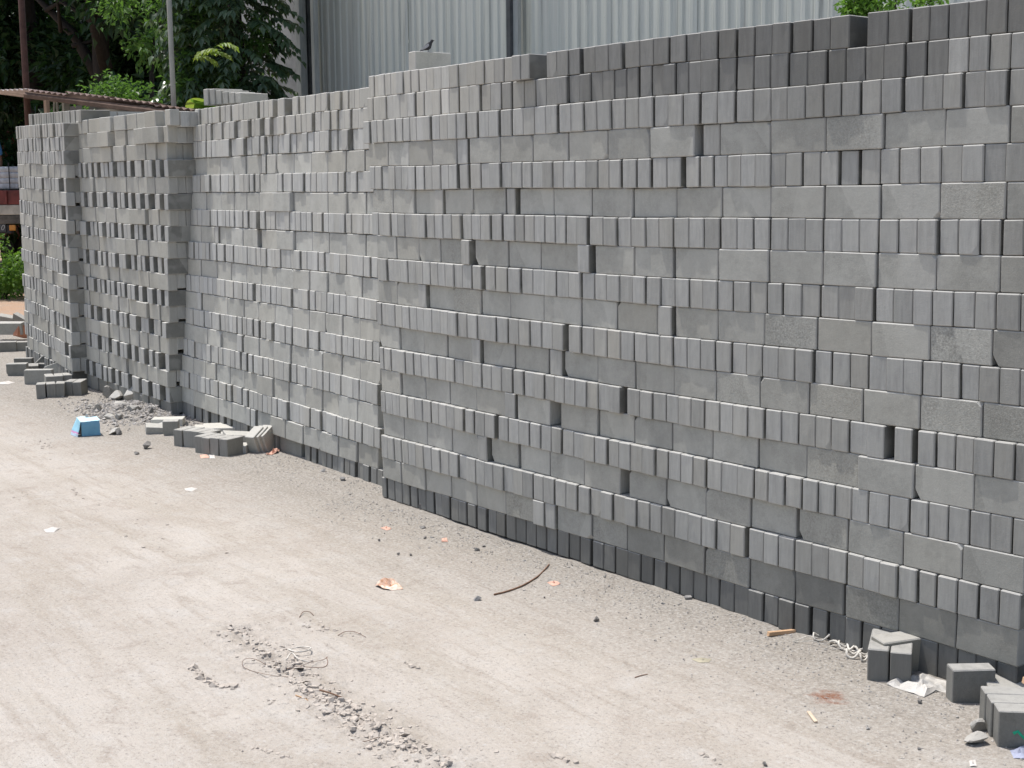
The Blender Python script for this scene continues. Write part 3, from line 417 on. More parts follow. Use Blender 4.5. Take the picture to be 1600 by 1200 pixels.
gv = [(x, y, gz(x, y)) for y in ys for x in xs]; nx = len(xs)
gf = [(j*nx+i, j*nx+i+1, (j+1)*nx+i+1, (j+1)*nx+i) for j in range(len(ys)-1) for i in range(nx-1)]
gm = MB(); gm.v = gv; gm.f = gf
tag(gm.build('ground', MAT['ground'], smooth=True), kind='structure')

# ------------------------------------------------------------------ the paver stacks
def SR(X, z): t = max(0, -X-4.29383); return .00919*z+(.05951+.01038*z)*t*t+max(0, min(1, (X+3.3)/.8))*.020*z
def SM(X, z): return .1863+(X+5.21736)*math.tan(-.07964)+.05985*z
def SH(X, z): return .345-.05*(X+8.1)
def SF(X, z): return .37+(X+10)*math.tan(-.17)+.01*z
def variants():
    out = {'ok': [], 'H': [], 's': []}
    for i in range(6):
        bm = bevel_box(.2, .06, .1, .0026 if i % 2 else .0034, 1, .0009, i)
        me = bpy.data.meshes.new('paver'); bm.to_mesh(me); bm.free(); me.materials.append(MB_); out['ok'].append(me)
    for i in range(12):
        r = random.Random(50+i); sy, sz = r.choice((-1, 1)), r.choice((-1, 1)); d = r.uniform(.010, .026); e = r.uniform(.012, .034)
        if i % 2: co = Vector((-.1, sy*.03-sy*d, sz*.05)); no = Vector((-r.uniform(.15, .7), sy*e, sz*d)).normalized(); key = 'H'
        else: co = Vector((sy*.1-sy*d, -.03, sz*.05)); no = Vector((sy*e, -r.uniform(.01, .03), sz*d)).normalized(); key = 's'
        bm = bevel_box(.2, .06, .1, .003, 1, .0005, i, [(co, no)])
        me = bpy.data.meshes.new('chipped_paver'); bm.to_mesh(me); bm.free(); me.materials.append(MB_); out[key].append(me)
    return out
VAR = variants()
def put_brick(parent, base, pos, rz, ry=0, rx=0, sx=1, sy=1, sz=1, typ='ok', chip=.05, color=(1, 0, 0, 1), name='brick'):
    me = rnd.choice(VAR[typ]) if (typ != 'ok' and rnd.random() < chip) else rnd.choice(VAR['ok'])
    o = bpy.data.objects.new(name, me); COL.objects.link(o)
    o.matrix_basis = Matrix.Translation(Vector(pos)-Vector(base)) @ Matrix.Rotation(ry, 4, 'Y') @ Matrix.Rotation(rx, 4, 'X') @ Matrix.Rotation(rz, 4, 'Z') @ Matrix.Diagonal((sx, sy, sz, 1))
    if parent: o.parent = parent
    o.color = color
    return o
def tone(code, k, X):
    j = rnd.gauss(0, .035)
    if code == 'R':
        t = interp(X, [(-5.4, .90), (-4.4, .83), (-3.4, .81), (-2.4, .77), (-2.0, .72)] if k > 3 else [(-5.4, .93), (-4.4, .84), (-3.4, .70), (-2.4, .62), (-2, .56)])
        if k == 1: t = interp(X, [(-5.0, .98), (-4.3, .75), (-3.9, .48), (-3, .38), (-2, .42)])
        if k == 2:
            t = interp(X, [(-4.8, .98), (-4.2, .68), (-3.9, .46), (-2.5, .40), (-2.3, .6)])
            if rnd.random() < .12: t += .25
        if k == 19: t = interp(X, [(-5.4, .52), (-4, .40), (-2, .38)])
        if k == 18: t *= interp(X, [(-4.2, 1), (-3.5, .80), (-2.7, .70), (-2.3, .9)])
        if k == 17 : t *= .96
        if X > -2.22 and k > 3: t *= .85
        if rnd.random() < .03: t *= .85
    elif code == 'M':
        t = 1.0
        if k <= 2: t = .97
        if k == 19: t = .55
        if k == 18 and X > -6.9: t = .95
    elif code == 'H':
        t = .93
        if k == 19: t = .55
    else:
        t = .84
        if k == 1: t = .66
        if k == 20: t = .5
    return t*(1+j)
def make_stack(code, S, splits, infos, _=None):
    bounds, rows = DATA[code]; nrow = len(rows)
    def zk(k, X): return extrap(X, [(a/1000, b/1000) for a, b in bounds[k]])+(0 if k in (0, nrow) else .0045*noise.noise(Vector((X*1.5, k*.45, len(rows)))))
    roots = []
    for i, (lab) in enumerate(infos):
        xa, xb = splits[i], splits[i+1]; xm = (max(xa, -12.2)+min(xb, -2.0))/2
        loc = Vector((xm, S(xm, 0)+.1, zk(nrow, xm)))
        roots.append((empty('paver_stack', loc, lab, 'brick stack', 'stacks of grey cement pavers'), loc, xa, xb))
    ext = {}
    for k, row in enumerate(rows, 1):
        items = []
        for tok in row.split():
            prot = tok.endswith('p'); ty = tok[0]; a, b, n = tok[1:].rstrip('p').split(':'); a = int(a)/1000; b = int(b)/1000; n = int(n)
            if ty == 'X':
                x = b; first = True
                while x > a:
                    items.append(('H', x-.0615, x, prot)); x -= .0625
                    if not first and rnd.random() < .55 and x > a+.06: items.append(('H', x-.0615, x, False)); x -= .0625
                    first = False
                    x -= rnd.uniform(.050, .075)
            else:
                for i in range(n): items.append((ty, lerp(a, b, i/n), lerp(a, b, (i+1)/n), prot))
        for ty, a, b, prot in items:
            xc = (a+b)/2; zt, zb = zk(k-1, xc), zk(k, xc); zc = (zt+zb)/2
            i = next((i for i, r in enumerate(roots) if r[2] <= xc < r[3]), 0 if xc < roots[0][2] else len(roots)-1)
            root, loc = roots[i][0], roots[i][1]
            e = .02; th = math.atan((S(xc+e, zc)-S(xc-e, zc))/(2*e)); lean = math.atan((S(xc, zc+.05)-S(xc, zc-.05))/.1)*(.55 if code == 'M' else 0)
            slope = math.atan((zk(k, xc+.05)-zk(k, xc-.05))/.1)
            w = (b-a)/math.cos(th); gap = rnd.choice((.0004, .0008, .0012, .0022, .0032)) if rnd.random() < .75 else .0045
            hd = ty in 'Hh'
            if hd and w > .08: w = .066
            rec = rnd.gauss(0, .0024)+.007*noise.noise(Vector((xc*1.6, k*7.3, 2)))
            if code == 'R' and ty == 's' and k > 4: rec += interp(xc, [(-5.5, .010), (-4.4, .016), (-3.6, .013), (-3.1, .006), (-2.7, .002), (-2, .0015)])
            if code == 'R' and ty == 'h': rec += .004
            if code == 'R' and k == 19: rec += interp(xc, [(-5.5, .014), (-4.4, .020), (-3.6, .017), (-3.1, .012), (-2, .010)])
            if code == 'R' and k == 3: rec -= .006
            if code == 'R' and k in (17, 15, 13) and xc > -3.4: rec -= .003
            if code == 'M': rec += rnd.gauss(0, .003 if k > 3 else .007)+(.004 if ty == 's' else -.002)
            if code == 'M' and k == 19: rec += .012+.01*rnd.random()
            if code in 'HF': rec += rnd.gauss(0, .004)+(.008 if ty == 's' and k > 3 and code == 'H' else 0)
            if code == 'H' and k <= 3: rec += rnd.gauss(0, .006)
            if prot: rec -= .022
            if code == 'F' and k == 1: rec += .10
            if rnd.random() < .03: rec += rnd.uniform(-.009, .009)
            dep = (.1 if hd else .03)+rec
            nrm = Vector((-math.sin(th), math.cos(th), 0))
            pos = Vector((xc, S(xc, zc), zc))+nrm*dep
            yaw = th+rnd.gauss(0, .006 if hd else .003) + (math.pi/2 if hd else 0)
            big_jit = code == 'H' and k > 3 and hd
            rgh = rnd.random()*.25
            if code == 'R' and rnd.random() < interp(xc, [(-4.2, .04), (-3.3, .15), (-2.8, .4)]) and not hd: rgh = rnd.uniform(.6, 1.0)
            warm = {'R': .08, 'M': .12, 'H': .35 if ty == 's' else .05, 'F': .25 if ty == 's' else .05}[code]
            if code == 'H' and k <= 3 or code == 'F' and k <= 2 or code == 'M' and k <= 2: warm = .45
            if code == 'R' and k in (1, 2) and xc < -4.2: warm = .4
            warm = max(0, min(1, warm+rnd.gauss(0, .12)))
            c = (tone(code, k, xc)*(1.05 if code == 'R' and ty == 's' and k < 18 else 1), rgh, warm, .5 if hd else 1)  # alpha: header sides painted darker, as the shade inside the slots
            hgt = (zt-zb-rnd.choice((.0006, .0012, .002)))/.1
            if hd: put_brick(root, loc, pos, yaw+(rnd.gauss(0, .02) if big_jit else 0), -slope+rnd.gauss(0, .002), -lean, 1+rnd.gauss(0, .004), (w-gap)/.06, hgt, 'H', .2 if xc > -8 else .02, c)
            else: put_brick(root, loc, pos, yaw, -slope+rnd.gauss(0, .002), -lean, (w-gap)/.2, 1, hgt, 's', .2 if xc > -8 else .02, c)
            ext.setdefault((i, k), [9, -99, zb, zt, 'H' if ty in 'HX' else 's']); E = ext[(i, k)]; E[0] = min(E[0], a); E[1] = max(E[1], b)
            if ty == 's': E[4] = 's'
    # end returns of the stacks that show their right-hand end
    if code in 'HF':
        for k in range(1, nrow+1):
            E = ext.get((0, k))
            if E and (E[4] == 's'):
                for q in range(2):
                    xc = E[1]-.1; zc = (E[2]+E[3])/2; pos = Vector((xc+rnd.gauss(0, .003), S(xc, zc)+.03+.062*(q+1), zc))
                    put_brick(roots[0][0], roots[0][1], pos, rnd.gauss(0, .006)+math.atan((S(xc+.02, zc)-S(xc-.02, zc))/.04), 0, 0, 1, 1, (E[3]-E[2]-.001)/.1, 'ok', 0, (tone(code, k, xc), .1, .15, 1))
    # the bricks behind the face: one joined part per stack
    for i, (root, loc, xa, xb) in enumerate(roots):
        mb = MB()
        for k in range(1, nrow+1):
            E = ext.get((i, k))
            if not E: continue
            x0, x1 = E[0]+.012, E[1]-.012
            if code in 'HF': x1 = min(x1, min(e[1] for (ii, kk), e in ext.items() if kk > 2)-.035)
            for layer in range(5 if code == 'R' else 4):
                y0 = (.215 if E[4] != 's' else .075) if layer == 0 else .215+.2*layer
                if code in 'HF' and layer == 0 and E[4] == 's': y0 = .2
                y1 = .41+.2*layer
                n = max(1, round((x1-x0)/.2))
                for q in range(n):
                    u0, u1 = lerp(x0, x1, q/n), lerp(x0, x1, (q+1)/n); um = (u0+u1)/2
                    zt, zb = zk(k-1, um)-.0015, zk(k, um)+.0008
                    yc = S(um, (zt+zb)/2)
                    mb.box(Vector((um, yc+(y0+y1)/2, (zt+zb)/2))-loc, (u1-u0-.004, y1-y0-.004, zt-zb), jit=.0008)
        o = mb.build('rear_bricks', MB_, root); o['kind'] = 'stuff'; o.color = (.9, .2, .1, 1)
    return roots
stR = make_stack('R', SR, [-9, -4.585, -3.42, -2.80, 0],
   ['tall grey paver stack whose left edge juts out beside the lower sunlit stacks',
    'broad grey paver stack with ledge-like header courses, left of the centre-right vertical joint',
    'narrow grey paver stack between the broad ledged stack and the one at the right edge',
    'nearest grey paver stack at the right edge, one brick missing from its dark top course'], None)
stM = make_stack('M', SM, [-12, -7.12, 0],
   ['lower sunlit paver stack directly right of the open-bond stack, with loose end bricks on top',
    'lower sunlit paver stack whose right side disappears behind the tall jutting stack'], None)
stH = make_stack('H', SH, [-14, 0], ['paver stack laid in open bond with dark slots between spaced bricks'], None)
stF = make_stack('F', SF, [-16, 0], ['farthest left paver stack under the rusty sheet roof, gaps near its right corner'], None)
# ------------------------------------------------------------------ loose bricks lying on the stacks
def top_brick(px, Y, z, label, rz=math.pi/2, sz=1, ry=0, tone_=1.0, group=None, rx=0):
    p = atY(px, 150, Y)
    o = put_brick(None, (0, 0, 0), (p.x, Y, z), rz, ry, rx, 1, 1, sz, 'ok', 0, (tone_, .15, .5, 1), 'loose_brick')
    tag(o, label, 'brick', group); return o
zt = 1.868
tl = [('tallest upright brick, leftmost of the short row on top of the lower stack', 1.0), ('second upright brick in the short row on top of the lower stack', .98), ('third upright brick in the short row on top of the lower stack', .86),
      ('fourth brick, lower than its left neighbours, in the short row on the lower stack', .74), ('fifth low brick in the short row on top of the lower stack', .66), ('lowest last brick of the short row on top of the lower stack', .6)]
for i, (lb, sz) in enumerate(tl):
    top_brick(344+i*9.8, .78+.01*i, 1.905+.045*sz, lb, sz=sz, tone_=.85, rz=math.pi/2+.02*i)
bb = put_brick(None, (0, 0, 0), (-5.56, .52, 1.972), math.pi/2-.03, 0, 0, 1, 1, 1.12, 'ok', 0, (.95, .3, .5, 1), 'perch_brick')
tag(bb, 'single brick lying alone on top of the tall stack, carrying a small dark bird', 'brick', None)
# ------------------------------------------------------------------ the bird
def make_bird():
    base = Vector((-5.545, .50, 2.029)); root = empty('small_bird', base, 'small dark bird with a pale wing perched on a brick above the stacks', 'bird', None, math.radians(35))
    root.scale = (.42, .42, .42)
    dark = plain('bird_dark', (.025, .025, .03), .6); pale = plain('bird_pale', (.34, .34, .36), .7); beak = mat('bird_beak', (.05, .045, .04), .5)
    # continuous body: tail base, rump, belly, breast, neck, head (heading +x)
    prof = [(-.062, .030, .004, .006), (-.050, .034, .014, .013), (-.030, .042, .023, .024), (-.005, .054, .029, .032), (.016, .070, .027, .031), (.030, .088, .020, .022), (.038, .104, .016, .017), (.046, .117, .0165, .0165), (.056, .122, .013, .013), (.066, .121, .005, .005)]
    mb = MB(); n = 12; vs = []; fs = []
    for i, (x, z, ry_, rz_) in enumerate(prof):
        for k in range(n):
            a = 2*math.pi*k/n; tilt = .55*(1-i/9)
            vs.append((x-math.sin(a)*rz_*.55, math.cos(a)*ry_, z+math.sin(a)*rz_))
    for i in range(len(prof)-1):
        for k in range(n): fs.append((i*n+k, i*n+(k+1) % n, (i+1)*n+(k+1) % n, (i+1)*n+k))
    fs += [tuple(range(n))[::-1], tuple((len(prof)-1)*n+k for k in range(n))]
    mb.add(vs, fs); b = mb.build('body', dark, root, True)
    mb = MB(); mb.add([(-.045, -.010, .036), (-.045, .010, .036), (-.125, .016, -.004), (-.125, -.016, -.004), (-.045, -.010, .028), (-.045, .010, .028), (-.125, .014, -.008), (-.125, -.014, -.008)], [(0,1,2,3),(7,6,5,4),(0,3,7,4),(1,5,6,2),(2,6,7,3),(0,4,5,1)]); mb.build('tail', dark, root)
    for s in (-1, 1):
        mb = MB(); out = [(.020, .082), (.004, .088), (-.030, .064), (-.066, .034), (-.090, .012), (-.060, .020), (-.025, .034), (.005, .048), (.022, .062)]
        vs = [(x, s*(.028+.004*math.sin(i)), z) for i, (x, z) in enumerate(out)]+[(x, s*(.022), z) for x, z in out]; n = len(out)
        mb.add(vs, [tuple(range(n)), tuple(range(2*n-1, n-1, -1))]+[(i, (i+1) % n, n+(i+1) % n, n+i) for i in range(n)]); mb.build('wing', pale, root)
        mb = MB(); mb.tube([(0, s*.011, .034), (.004, s*.011, .016), (0, s*.011, .002)], [.004, .002, .0018], 6)
        for a in (-.4, 0, .4): mb.tube([(0, s*.011, .002), (.014*math.cos(a), s*.011+.014*math.sin(a), .001)], .0013, 4)
        mb.build('leg', beak, root)
        mb = MB(); mb.tube([(.051, s*.012, .124), (.051, s*.0155, .124)], [.003, .002], 8); mb.build('eye', beak, root)
    mb = MB(); mb.tube([(.062, 0, .122), (.084, 0, .117)], [.004, .0006], 6); mb.build('beak', beak, root)
make_bird()
# ------------------------------------------------------------------ corrugated sheet fence behind
def fence():
    Y0, X0, X1, H = 3.5, -11.9, 2.4, 4.6
    m = mat('painted_sheet', rough=.55, spec=.4, metal=0); g = N(m); tc = g.n('ShaderNodeTexCoord'); oi = g.n('ShaderNodeObjectInfo'); P = tc.outputs['Object']
    sp = g.n('ShaderNodeVectorMath', operation='ADD'); g.l(P, sp.inputs[0]); cc = g.n('ShaderNodeCombineXYZ'); g.l(g.math('MULTIPLY', oi.outputs['Random'], 40), cc.inputs[0]); g.l(cc.outputs[0], sp.inputs[1]); P = sp.outputs[0]
    n1 = g.noise(g.map(P, (26, 26, .55)), 1, 6, .65, .3); n2 = g.noise(g.map(P, (9, 9, 1.6)), 1, 5, .6); n3 = g.noise(P, 30, 4, .6); n4 = g.noise(g.map(P, (70, 70, 1.4)), 1, 4, .7)
    c = g.mix(g.rng(n1, .38, .66), (.50, .52, .475), (.60, .62, .575)); c = g.mix(g.rng(n2, .5, .72, 0, .4), c, (.48, .50, .49))
    c = g.mix(g.rng(n1, .42, .30, 0, .85), c, (.27, .27, .255)); c = g.mix(g.rng(n3, .66, .74, 0, .4), c, (.30, .29, .27)); c = g.mix(g.rng(n4, .60, .74, 0, .45), c, (.30, .30, .29))
    c = g.mix(g.rng(n4, .36, .26, 0, .5), c, (.68, .72, .71))
    g.l(c, g.b.inputs['Base Color']); g.l(g.bump(n3, .15, .003), g.b.inputs['Normal'])
    root = empty('sheet_fence', (-4.7, Y0, ground_z(-4.7, Y0)), 'tall pale grey-green corrugated metal fence with streaks behind the paver stacks', 'fence')
    pm = plain('fence_post_steel', (.36, .38, .37), .6, .4, 0, .3, scale=3, stretch=(4, 4, .5)); dm = plain('dark_post_recess', (.07, .075, .08), .6)
    x = X0+.12; i = 0; R = random.Random(5)
    while x < X1:
        w = .84 if i != 3 else .84; mb = MB(); p = .105; n = 8; pr = []
        for k in range(n): pr += [(k*p, 0), (k*p+.052, .0), (k*p+.064, -.009), (k*p+.092, -.009), (k*p+.104, 0)]
        pr = pr[:-1]+[(n*p+.02, 0)]
        vs = []; zb = 0
        for (u, v) in pr:
            for z in (0, H*.33, H*.66, H): vs.append((u-w/2, v+.003*math.sin(z*2+i)+.002*math.sin(u*20), z+.0))
        for (u, v) in pr:
            for z in (0, H*.33, H*.66, H): vs.append((u-w/2, v+.0016+.003*math.sin(z*2+i)+.002*math.sin(u*20), z))
        N_ = len(pr); fs = []
        for a in range(N_-1):
            for q in range(3): fs.append((a*4+q, (a+1)*4+q, (a+1)*4+q+1, a*4+q+1)); o = N_*4; fs.append((o+a*4+q, o+a*4+q+1, o+(a+1)*4+q+1, o+(a+1)*4+q))
            fs.append((a*4+3, (a+1)*4+3, o+(a+1)*4+3, o+a*4+3))
        for q in range(3): fs.append((q, q+1, o+q+1, o+q)); e = (N_-1)*4; fs.append((e+q, o+e+q, o+e+q+1, e+q+1))
        mb.add(vs, fs); ob = mb.build('sheet_panel', m, root, loc=(x+w/2+4.7, -.004*(i % 2)+R.uniform(-.004, .004), R.uniform(-.02, .02)))
        ob.rotation_euler = (0, R.uniform(-.002, .002), R.uniform(-.008, .008)); x += w; i += 1
    # steel posts standing in front of the sheets: one at the left end, a dark one in the middle of the visible run
    def post_or_recess_shade(px, mats, w, d=.07, dy=.14, zt=H):
        X = atY(px, 60, Y0-dy).x; mb = MB(); mb.box((0, 0, zt/2), (w, d, zt)); ob = mb.build('post_or_recess_shade', mats, root, loc=(X+4.7, -dy, 0)); return ob
    post_or_recess_shade(470, pm, .085); post_or_recess_shade(481, dm, .11, .05, .07); post_or_recess_shade(492, pm, .05, .05, .12); post_or_recess_shade(799, dm, .045, .06, .10); post_or_recess_shade(807, pm, .075, .03, .085)  # second is a dark box: shade of the column's recess as colour
    mb = MB()
    for z in (.9, 2.2, 3.6): mb.box((-.05+X0+.1+7.1+4.7, .045, z), (X1-X0, .05, .06))
    mb.build('rail', dm, root)
    return root
fence()
# ------------------------------------------------------------------ masonry gable seen through the vines at the fence's left end
wm = plain('grey_render', (.33, .34, .33), .95, bump=.3, scale=3)
mb = MB(); mb.box((0, 0, 2.2), (1.5, .15, 4.4)); o = mb.build('rendered_wall', wm, loc=(-12.75, 3.75, -.05)); tag(o, 'narrow grey rendered wall showing between the vine leaves and the sheet fence', 'wall')
# ------------------------------------------------------------------ poles
def pole(name, px, pytop, dist, r, m, label, cat, H, lean=0, n=10, kind=None):
    p = at(px, 150, dist); z0 = ground_z(p.x, p.y)-.1; root = None
    mb = MB(); mb.tube([(0, 0, 0), (lean*.5, 0, H*.5), (lean, 0, H)], [r, r*.97, r*.92], n); o = mb.build(name, m, smooth=True, loc=(p.x, p.y, z0)); tag(o, label, cat); return o
pole('rusty_pole', 41, 0, 13.9, .033, MAT['rust'], 'dark rust-brown pipe pole rising behind the farthest left stack and the sheet roof', 'pole', 5.2, .03)
pole('cement_pole', 272, 0, 11.2, .022, MAT['pole'], 'thin pale cement pole standing beside the vine-covered tree', 'pole', 5.2, -.03, 8)
# ------------------------------------------------------------------ rusty corrugated sheet roof over the far stacks
def roof():
    P2 = atY(40, 140, 1.05); P3 = atY(312, 174, 1.45); P1 = atY(-30, 143, 1.25)
    root = empty('sheet_roof', (P2.x, P2.y, ground_z(P2.x, P2.y)), 'low rusty brown corrugated sheet roof above the far left stacks', 'roof')
    rm = plain('rusted_sheet', (.15, .10, .085), .55, .4, .25, .45, scale=5, bump=.3, bs=30, col2=(.40, .30, .27)); base = root.location
    ax = (P3-P2); L = ax.length; ax.normalize(); bx = Vector((-.45, 1, -.10)).normalized(); nz = ax.cross(bx).normalized()
    ns = 4
    for s in range(ns):
        mb = MB(); n = 22; vs = []; w = L/ns+.04; dp = 2.3
        for sd_ in (0, .002):
            for i in range(n+1):
                for j in range(5):
                    u = s*L/ns+w*i/n; v = dp*j/4; h = .011*math.sin(i*math.pi/1.5)+(.004 if s % 2 else 0)+.02*math.sin(v*1.3+s)-.05*v*v*.12
                    vs.append(P2+ax*u+bx*v+nz*(h-sd_)-base)
        o = (n+1)*5; fs = []
        for i in range(n):
            for j in range(4): a = i*5+j; fs += [(a, a+5, a+6, a+1), (o+a, o+a+1, o+a+6, o+a+5)]
            fs += [(i*5, o+i*5, o+i*5+5, i*5+5), (i*5+4, i*5+9, o+i*5+9, o+i*5+4)]
        for j in range(4): fs += [(j, j+1, o+j+1, o+j), (n*5+j, o+n*5+j, o+n*5+j+1, n*5+j+1)]
        mb.add(vs, fs); mb.build('roof_sheet', rm, root)
    # left wing of sheets, edge-on
    ax2 = (P1-P2); L2 = ax2.length; ax2.normalize(); mb = MB(); vs = []; n = 30
    bx2 = Vector((.25, 1, -.12)).normalized()
    for sd_ in (0, .002):
        for i in range(n+1):
            for j in range(4): vs.append(P2+ax2*(L2*i/n)+bx2*(.8*j/3)+Vector((0, 0, .010*math.sin(i*math.pi/1.5)+.004-sd_))-base)
    o = (n+1)*4; fs = []
    for i in range(n):
        for j in range(3): a = i*4+j; fs += [(a, a+1, a+5, a+4), (o+a, o+a+4, o+a+5, o+a+1)]
        fs += [(i*4, i*4+4, o+i*4+4, o+i*4)]
    mb.add(vs, fs); mb.build('roof_sheet', plain('zinc_sheet', (.42, .38, .38), .4, .5, .5, .3, scale=9), root)
    bm_ = MAT['wood']
    mb = MB(); mb.tube([P2+Vector((-.05, .02, -.045))-base, P3+Vector((0, .02, -.04))-base], .028, 6); mb.build('edge_beam', plain('edge_beam_wood', (.11, .072, .055), .85, bump=.3, scale=10), root)
    mb = MB(); a = P2+bx*1.1+Vector((-.9, 0, -.05)); mb.box((0, 0, 0), (2.4, .05, .07)); mb.build('cross_beam', bm_, root, loc=(a+Vector((.9, 0, -.02))-base), rot=(0, .05, -.4))
    sp = atY(73, 165, 1.0); sp2 = Vector((sp.x, sp.y, 0)); mb = MB(); mb.box((0, 0, .05), (.034, .034, .24)); mb.build('prop', bm_, root, loc=Vector((sp.x, sp.y, 1.93))-base, rot=(0, 0, .3))
    for px, lean in ((82, .35), (90, -.05)):
        q = atY(px, 165, 1.6); mb = MB(); mb.tube([(lean*.2, 0, .25), (0, 0, -.1)], .012, 6); mb.build('brace', MAT['pole'], root, loc=Vector((q.x, q.y, 2.0))-base)
    mb = MB(); q = atY(103, 170, 1.35); mb.box((0, 0, .05), (.05, .05, .5)); mb.build('corner_post', MAT['pole'], root, loc=Vector((q.x, q.y, 1.85))-base)
    mb = MB(); q = atY(140, 160, 2.3); mb.box((0, 0, 0), (1.5, .04, .5)); mb.build('back_board', plain('dark_board', (.06, .055, .05), .9), root, loc=Vector((q.x, q.y, 1.95))-base, rot=(0, 0, -.1))
roof()
# stack standing behind, under the sheet roof
def rear_stack():
    q = atY(160, 180, 1.5); base = Vector((q.x, 1.5, ground_z(q.x, 1.5)))
    root = empty('paver_stack', base, 'shaded paver stack behind the open-bond stack, under the sheet roof', 'brick stack', 'stacks of grey cement pavers')
    for k in range(3):
        for i in range(10):
            put_brick(root, base, (q.x-.95+i*.202+(k % 2)*.06, 1.5, 1.985-k*.101), rnd.gauss(0, .01), 0, 0, 1, 1, .99, 's', 0, (1, .1, .3, 1))
    mb = MB(); mb.box((0, .25, .85), (2.0, .6, 1.70)); o = mb.build('lower_bricks', MB_, root); o['kind'] = 'stuff'
rear_stack()
# ------------------------------------------------------------------ vegetation
def leaf_faces(mb, p, d, up, L, W, fold=.25):
    """one pointed leaf: 2 quads folded along the midrib"""
    d = d.normalized(); s = d.cross(up); s = s.normalized() if s.length > 1e-3 else d.orthogonal().normalized(); u = s.cross(d)
    a = p; m1 = p+d*L*.45; t = p+d*L-u*L*.12
    e1 = m1+s*W*.5+u*W*fold; e2 = m1-s*W*.5+u*W*fold
    mb.add([a, e1, t, e2, m1-u*L*.02], [(0, 1, 4), (1, 2, 4), (0, 4, 3), (4, 2, 3)])
def crown(mb, blobs, n, L, R, tight=.55):
    wsum = [b[1][0]*b[1][1]*b[1][2] for b in blobs]
    for _ in range(n):
        c, r = R.choices(blobs, wsum)[0]
        # sprig: a few leaves around one twig end
        v = Vector((R.gauss(0, 1), R.gauss(0, 1), R.gauss(0, 1))).normalized(); rad = R.random()**tight
        p = Vector(c)+Vector((v.x*r[0], v.y*r[1], v.z*r[2]))*rad
        out = (v+Vector((0, 0, R.uniform(-.5, .6)))).normalized()
        for q in range(4):
            d = (out+Vector((R.gauss(0, .7), R.gauss(0, .7), R.gauss(0, .5)-.25))).normalized()
            l = L*R.uniform(.6, 1.25)
            leaf_faces(mb, p+Vector((R.gauss(0, 1), R.gauss(0, 1), R.gauss(0, 1)))*L*.5, d, Vector((R.gauss(0, .5), R.gauss(0, .5), 1)), l, l*R.uniform(.38, .6))
def tree(name, base, H, limbs, blobs, n, L, lm, label, cat, group=None, r0=.12, seed=1):
    R = random.Random(seed); root = empty(name, base, label, cat, group); mb = MB()
    top = Vector((0, 0, H)); pts = [Vector((0, 0, -.2)), Vector((R.uniform(-.1, .1), 0, H*.3)), Vector((R.uniform(-.2, .2), 0, H*.65)), top]
    mb.tube(pts, [r0*1.25, r0, r0*.75, r0*.4], 8)
    for (a, b) in limbs:
        a = Vector(a); b = Vector(b); mid = (a+b)/2+Vector((R.uniform(-.1, .1), R.uniform(-.1, .1), .12)); mb.tube([a, mid, b], [r0*.6, r0*.42, r0*.15], 6)
        for q in range(3):
            c = b.lerp(a, R.uniform(.1, .6)); mb.tube([c, c+Vector((R.gauss(0, .4), R.gauss(0, .4), R.uniform(.1, .6)))], [r0*.2, r0*.05], 5)
    mb.build('trunk', MAT['bark'], root, True)
    mb = MB(); crown(mb, blobs, n, L, R); mb.build('crown', lm, root)
    return root
def rel(p, b): return Vector(p)-Vector(b)
G0 = lambda p: Vector((p.x, p.y, ground_z(p.x, p.y)))
# big dark trees filling the background at the left
def bg_tree(px, dist, label, seed, wid=1.6, H=5.2, lm='leaf_dark', n=3600, L=.17, low=.9, limbs=(), off=(0, 0, 0)):
    b = G0(at(px, 300, dist)); R = random.Random(seed); blobs = []
    for i in range(9):
        blobs.append(((R.uniform(-wid, wid)*.8, R.uniform(-.6, .9), R.uniform(low+.3, H)), (R.uniform(.5, .9)*wid*.55, .8, R.uniform(.45, .8))))
    blobs.append(((0, 0, H), (wid, 1.3, .9)))
    return tree('tree', b, H*.9, limbs, blobs, n, L, MAT[lm], label, 'tree', 'dark trees in the background', .16, seed)
bg_tree(60, 20.6, 'dense dark green tree behind the rusty pole at the far left', 21, 1.7, n=4200)
bg_tree(175, 18.5, 'dark tree with a leaning forked trunk above the sheet roof', 22, 1.6, limbs=(((0, 0, 2.6), (-.9, -.6, 3.9)), ((0, 0, 2.9), (.75, -.5, 4.0))), low=1.7, n=3600)
bg_tree(300, 20.0, 'dark tree standing behind the thin cement pole', 23, 1.9, n=4200)
bg_tree(-90, 21.0, 'dark tree at the far left edge behind the parked truck', 24, 1.9, n=3600, low=2.0)
# the far wood closing the view
def wood_mass():
    R = random.Random(31); mb = MB(); c = at(190, 300, 25)
    side = Vector((RT.x, RT.y, 0)).normalized(); fwd = Vector((FW.x, FW.y, 0)).normalized(); blobs = []
    for i in range(70):
        blobs.append((Vector((c.x, c.y, 0))+side*R.uniform(-7, 5)+fwd*R.uniform(-.6, 1.6)+Vector((0, 0, R.uniform(.3, 6.4))), (1.0, .9, .9)))
    crown(mb, blobs, 13500, .27, R, .5)
    o = mb.build('woodland', MAT['leaf_dark']); tag(o, 'dark mass of distant trees closing the view at the upper left', 'woodland', kind='stuff')
wood_mass()
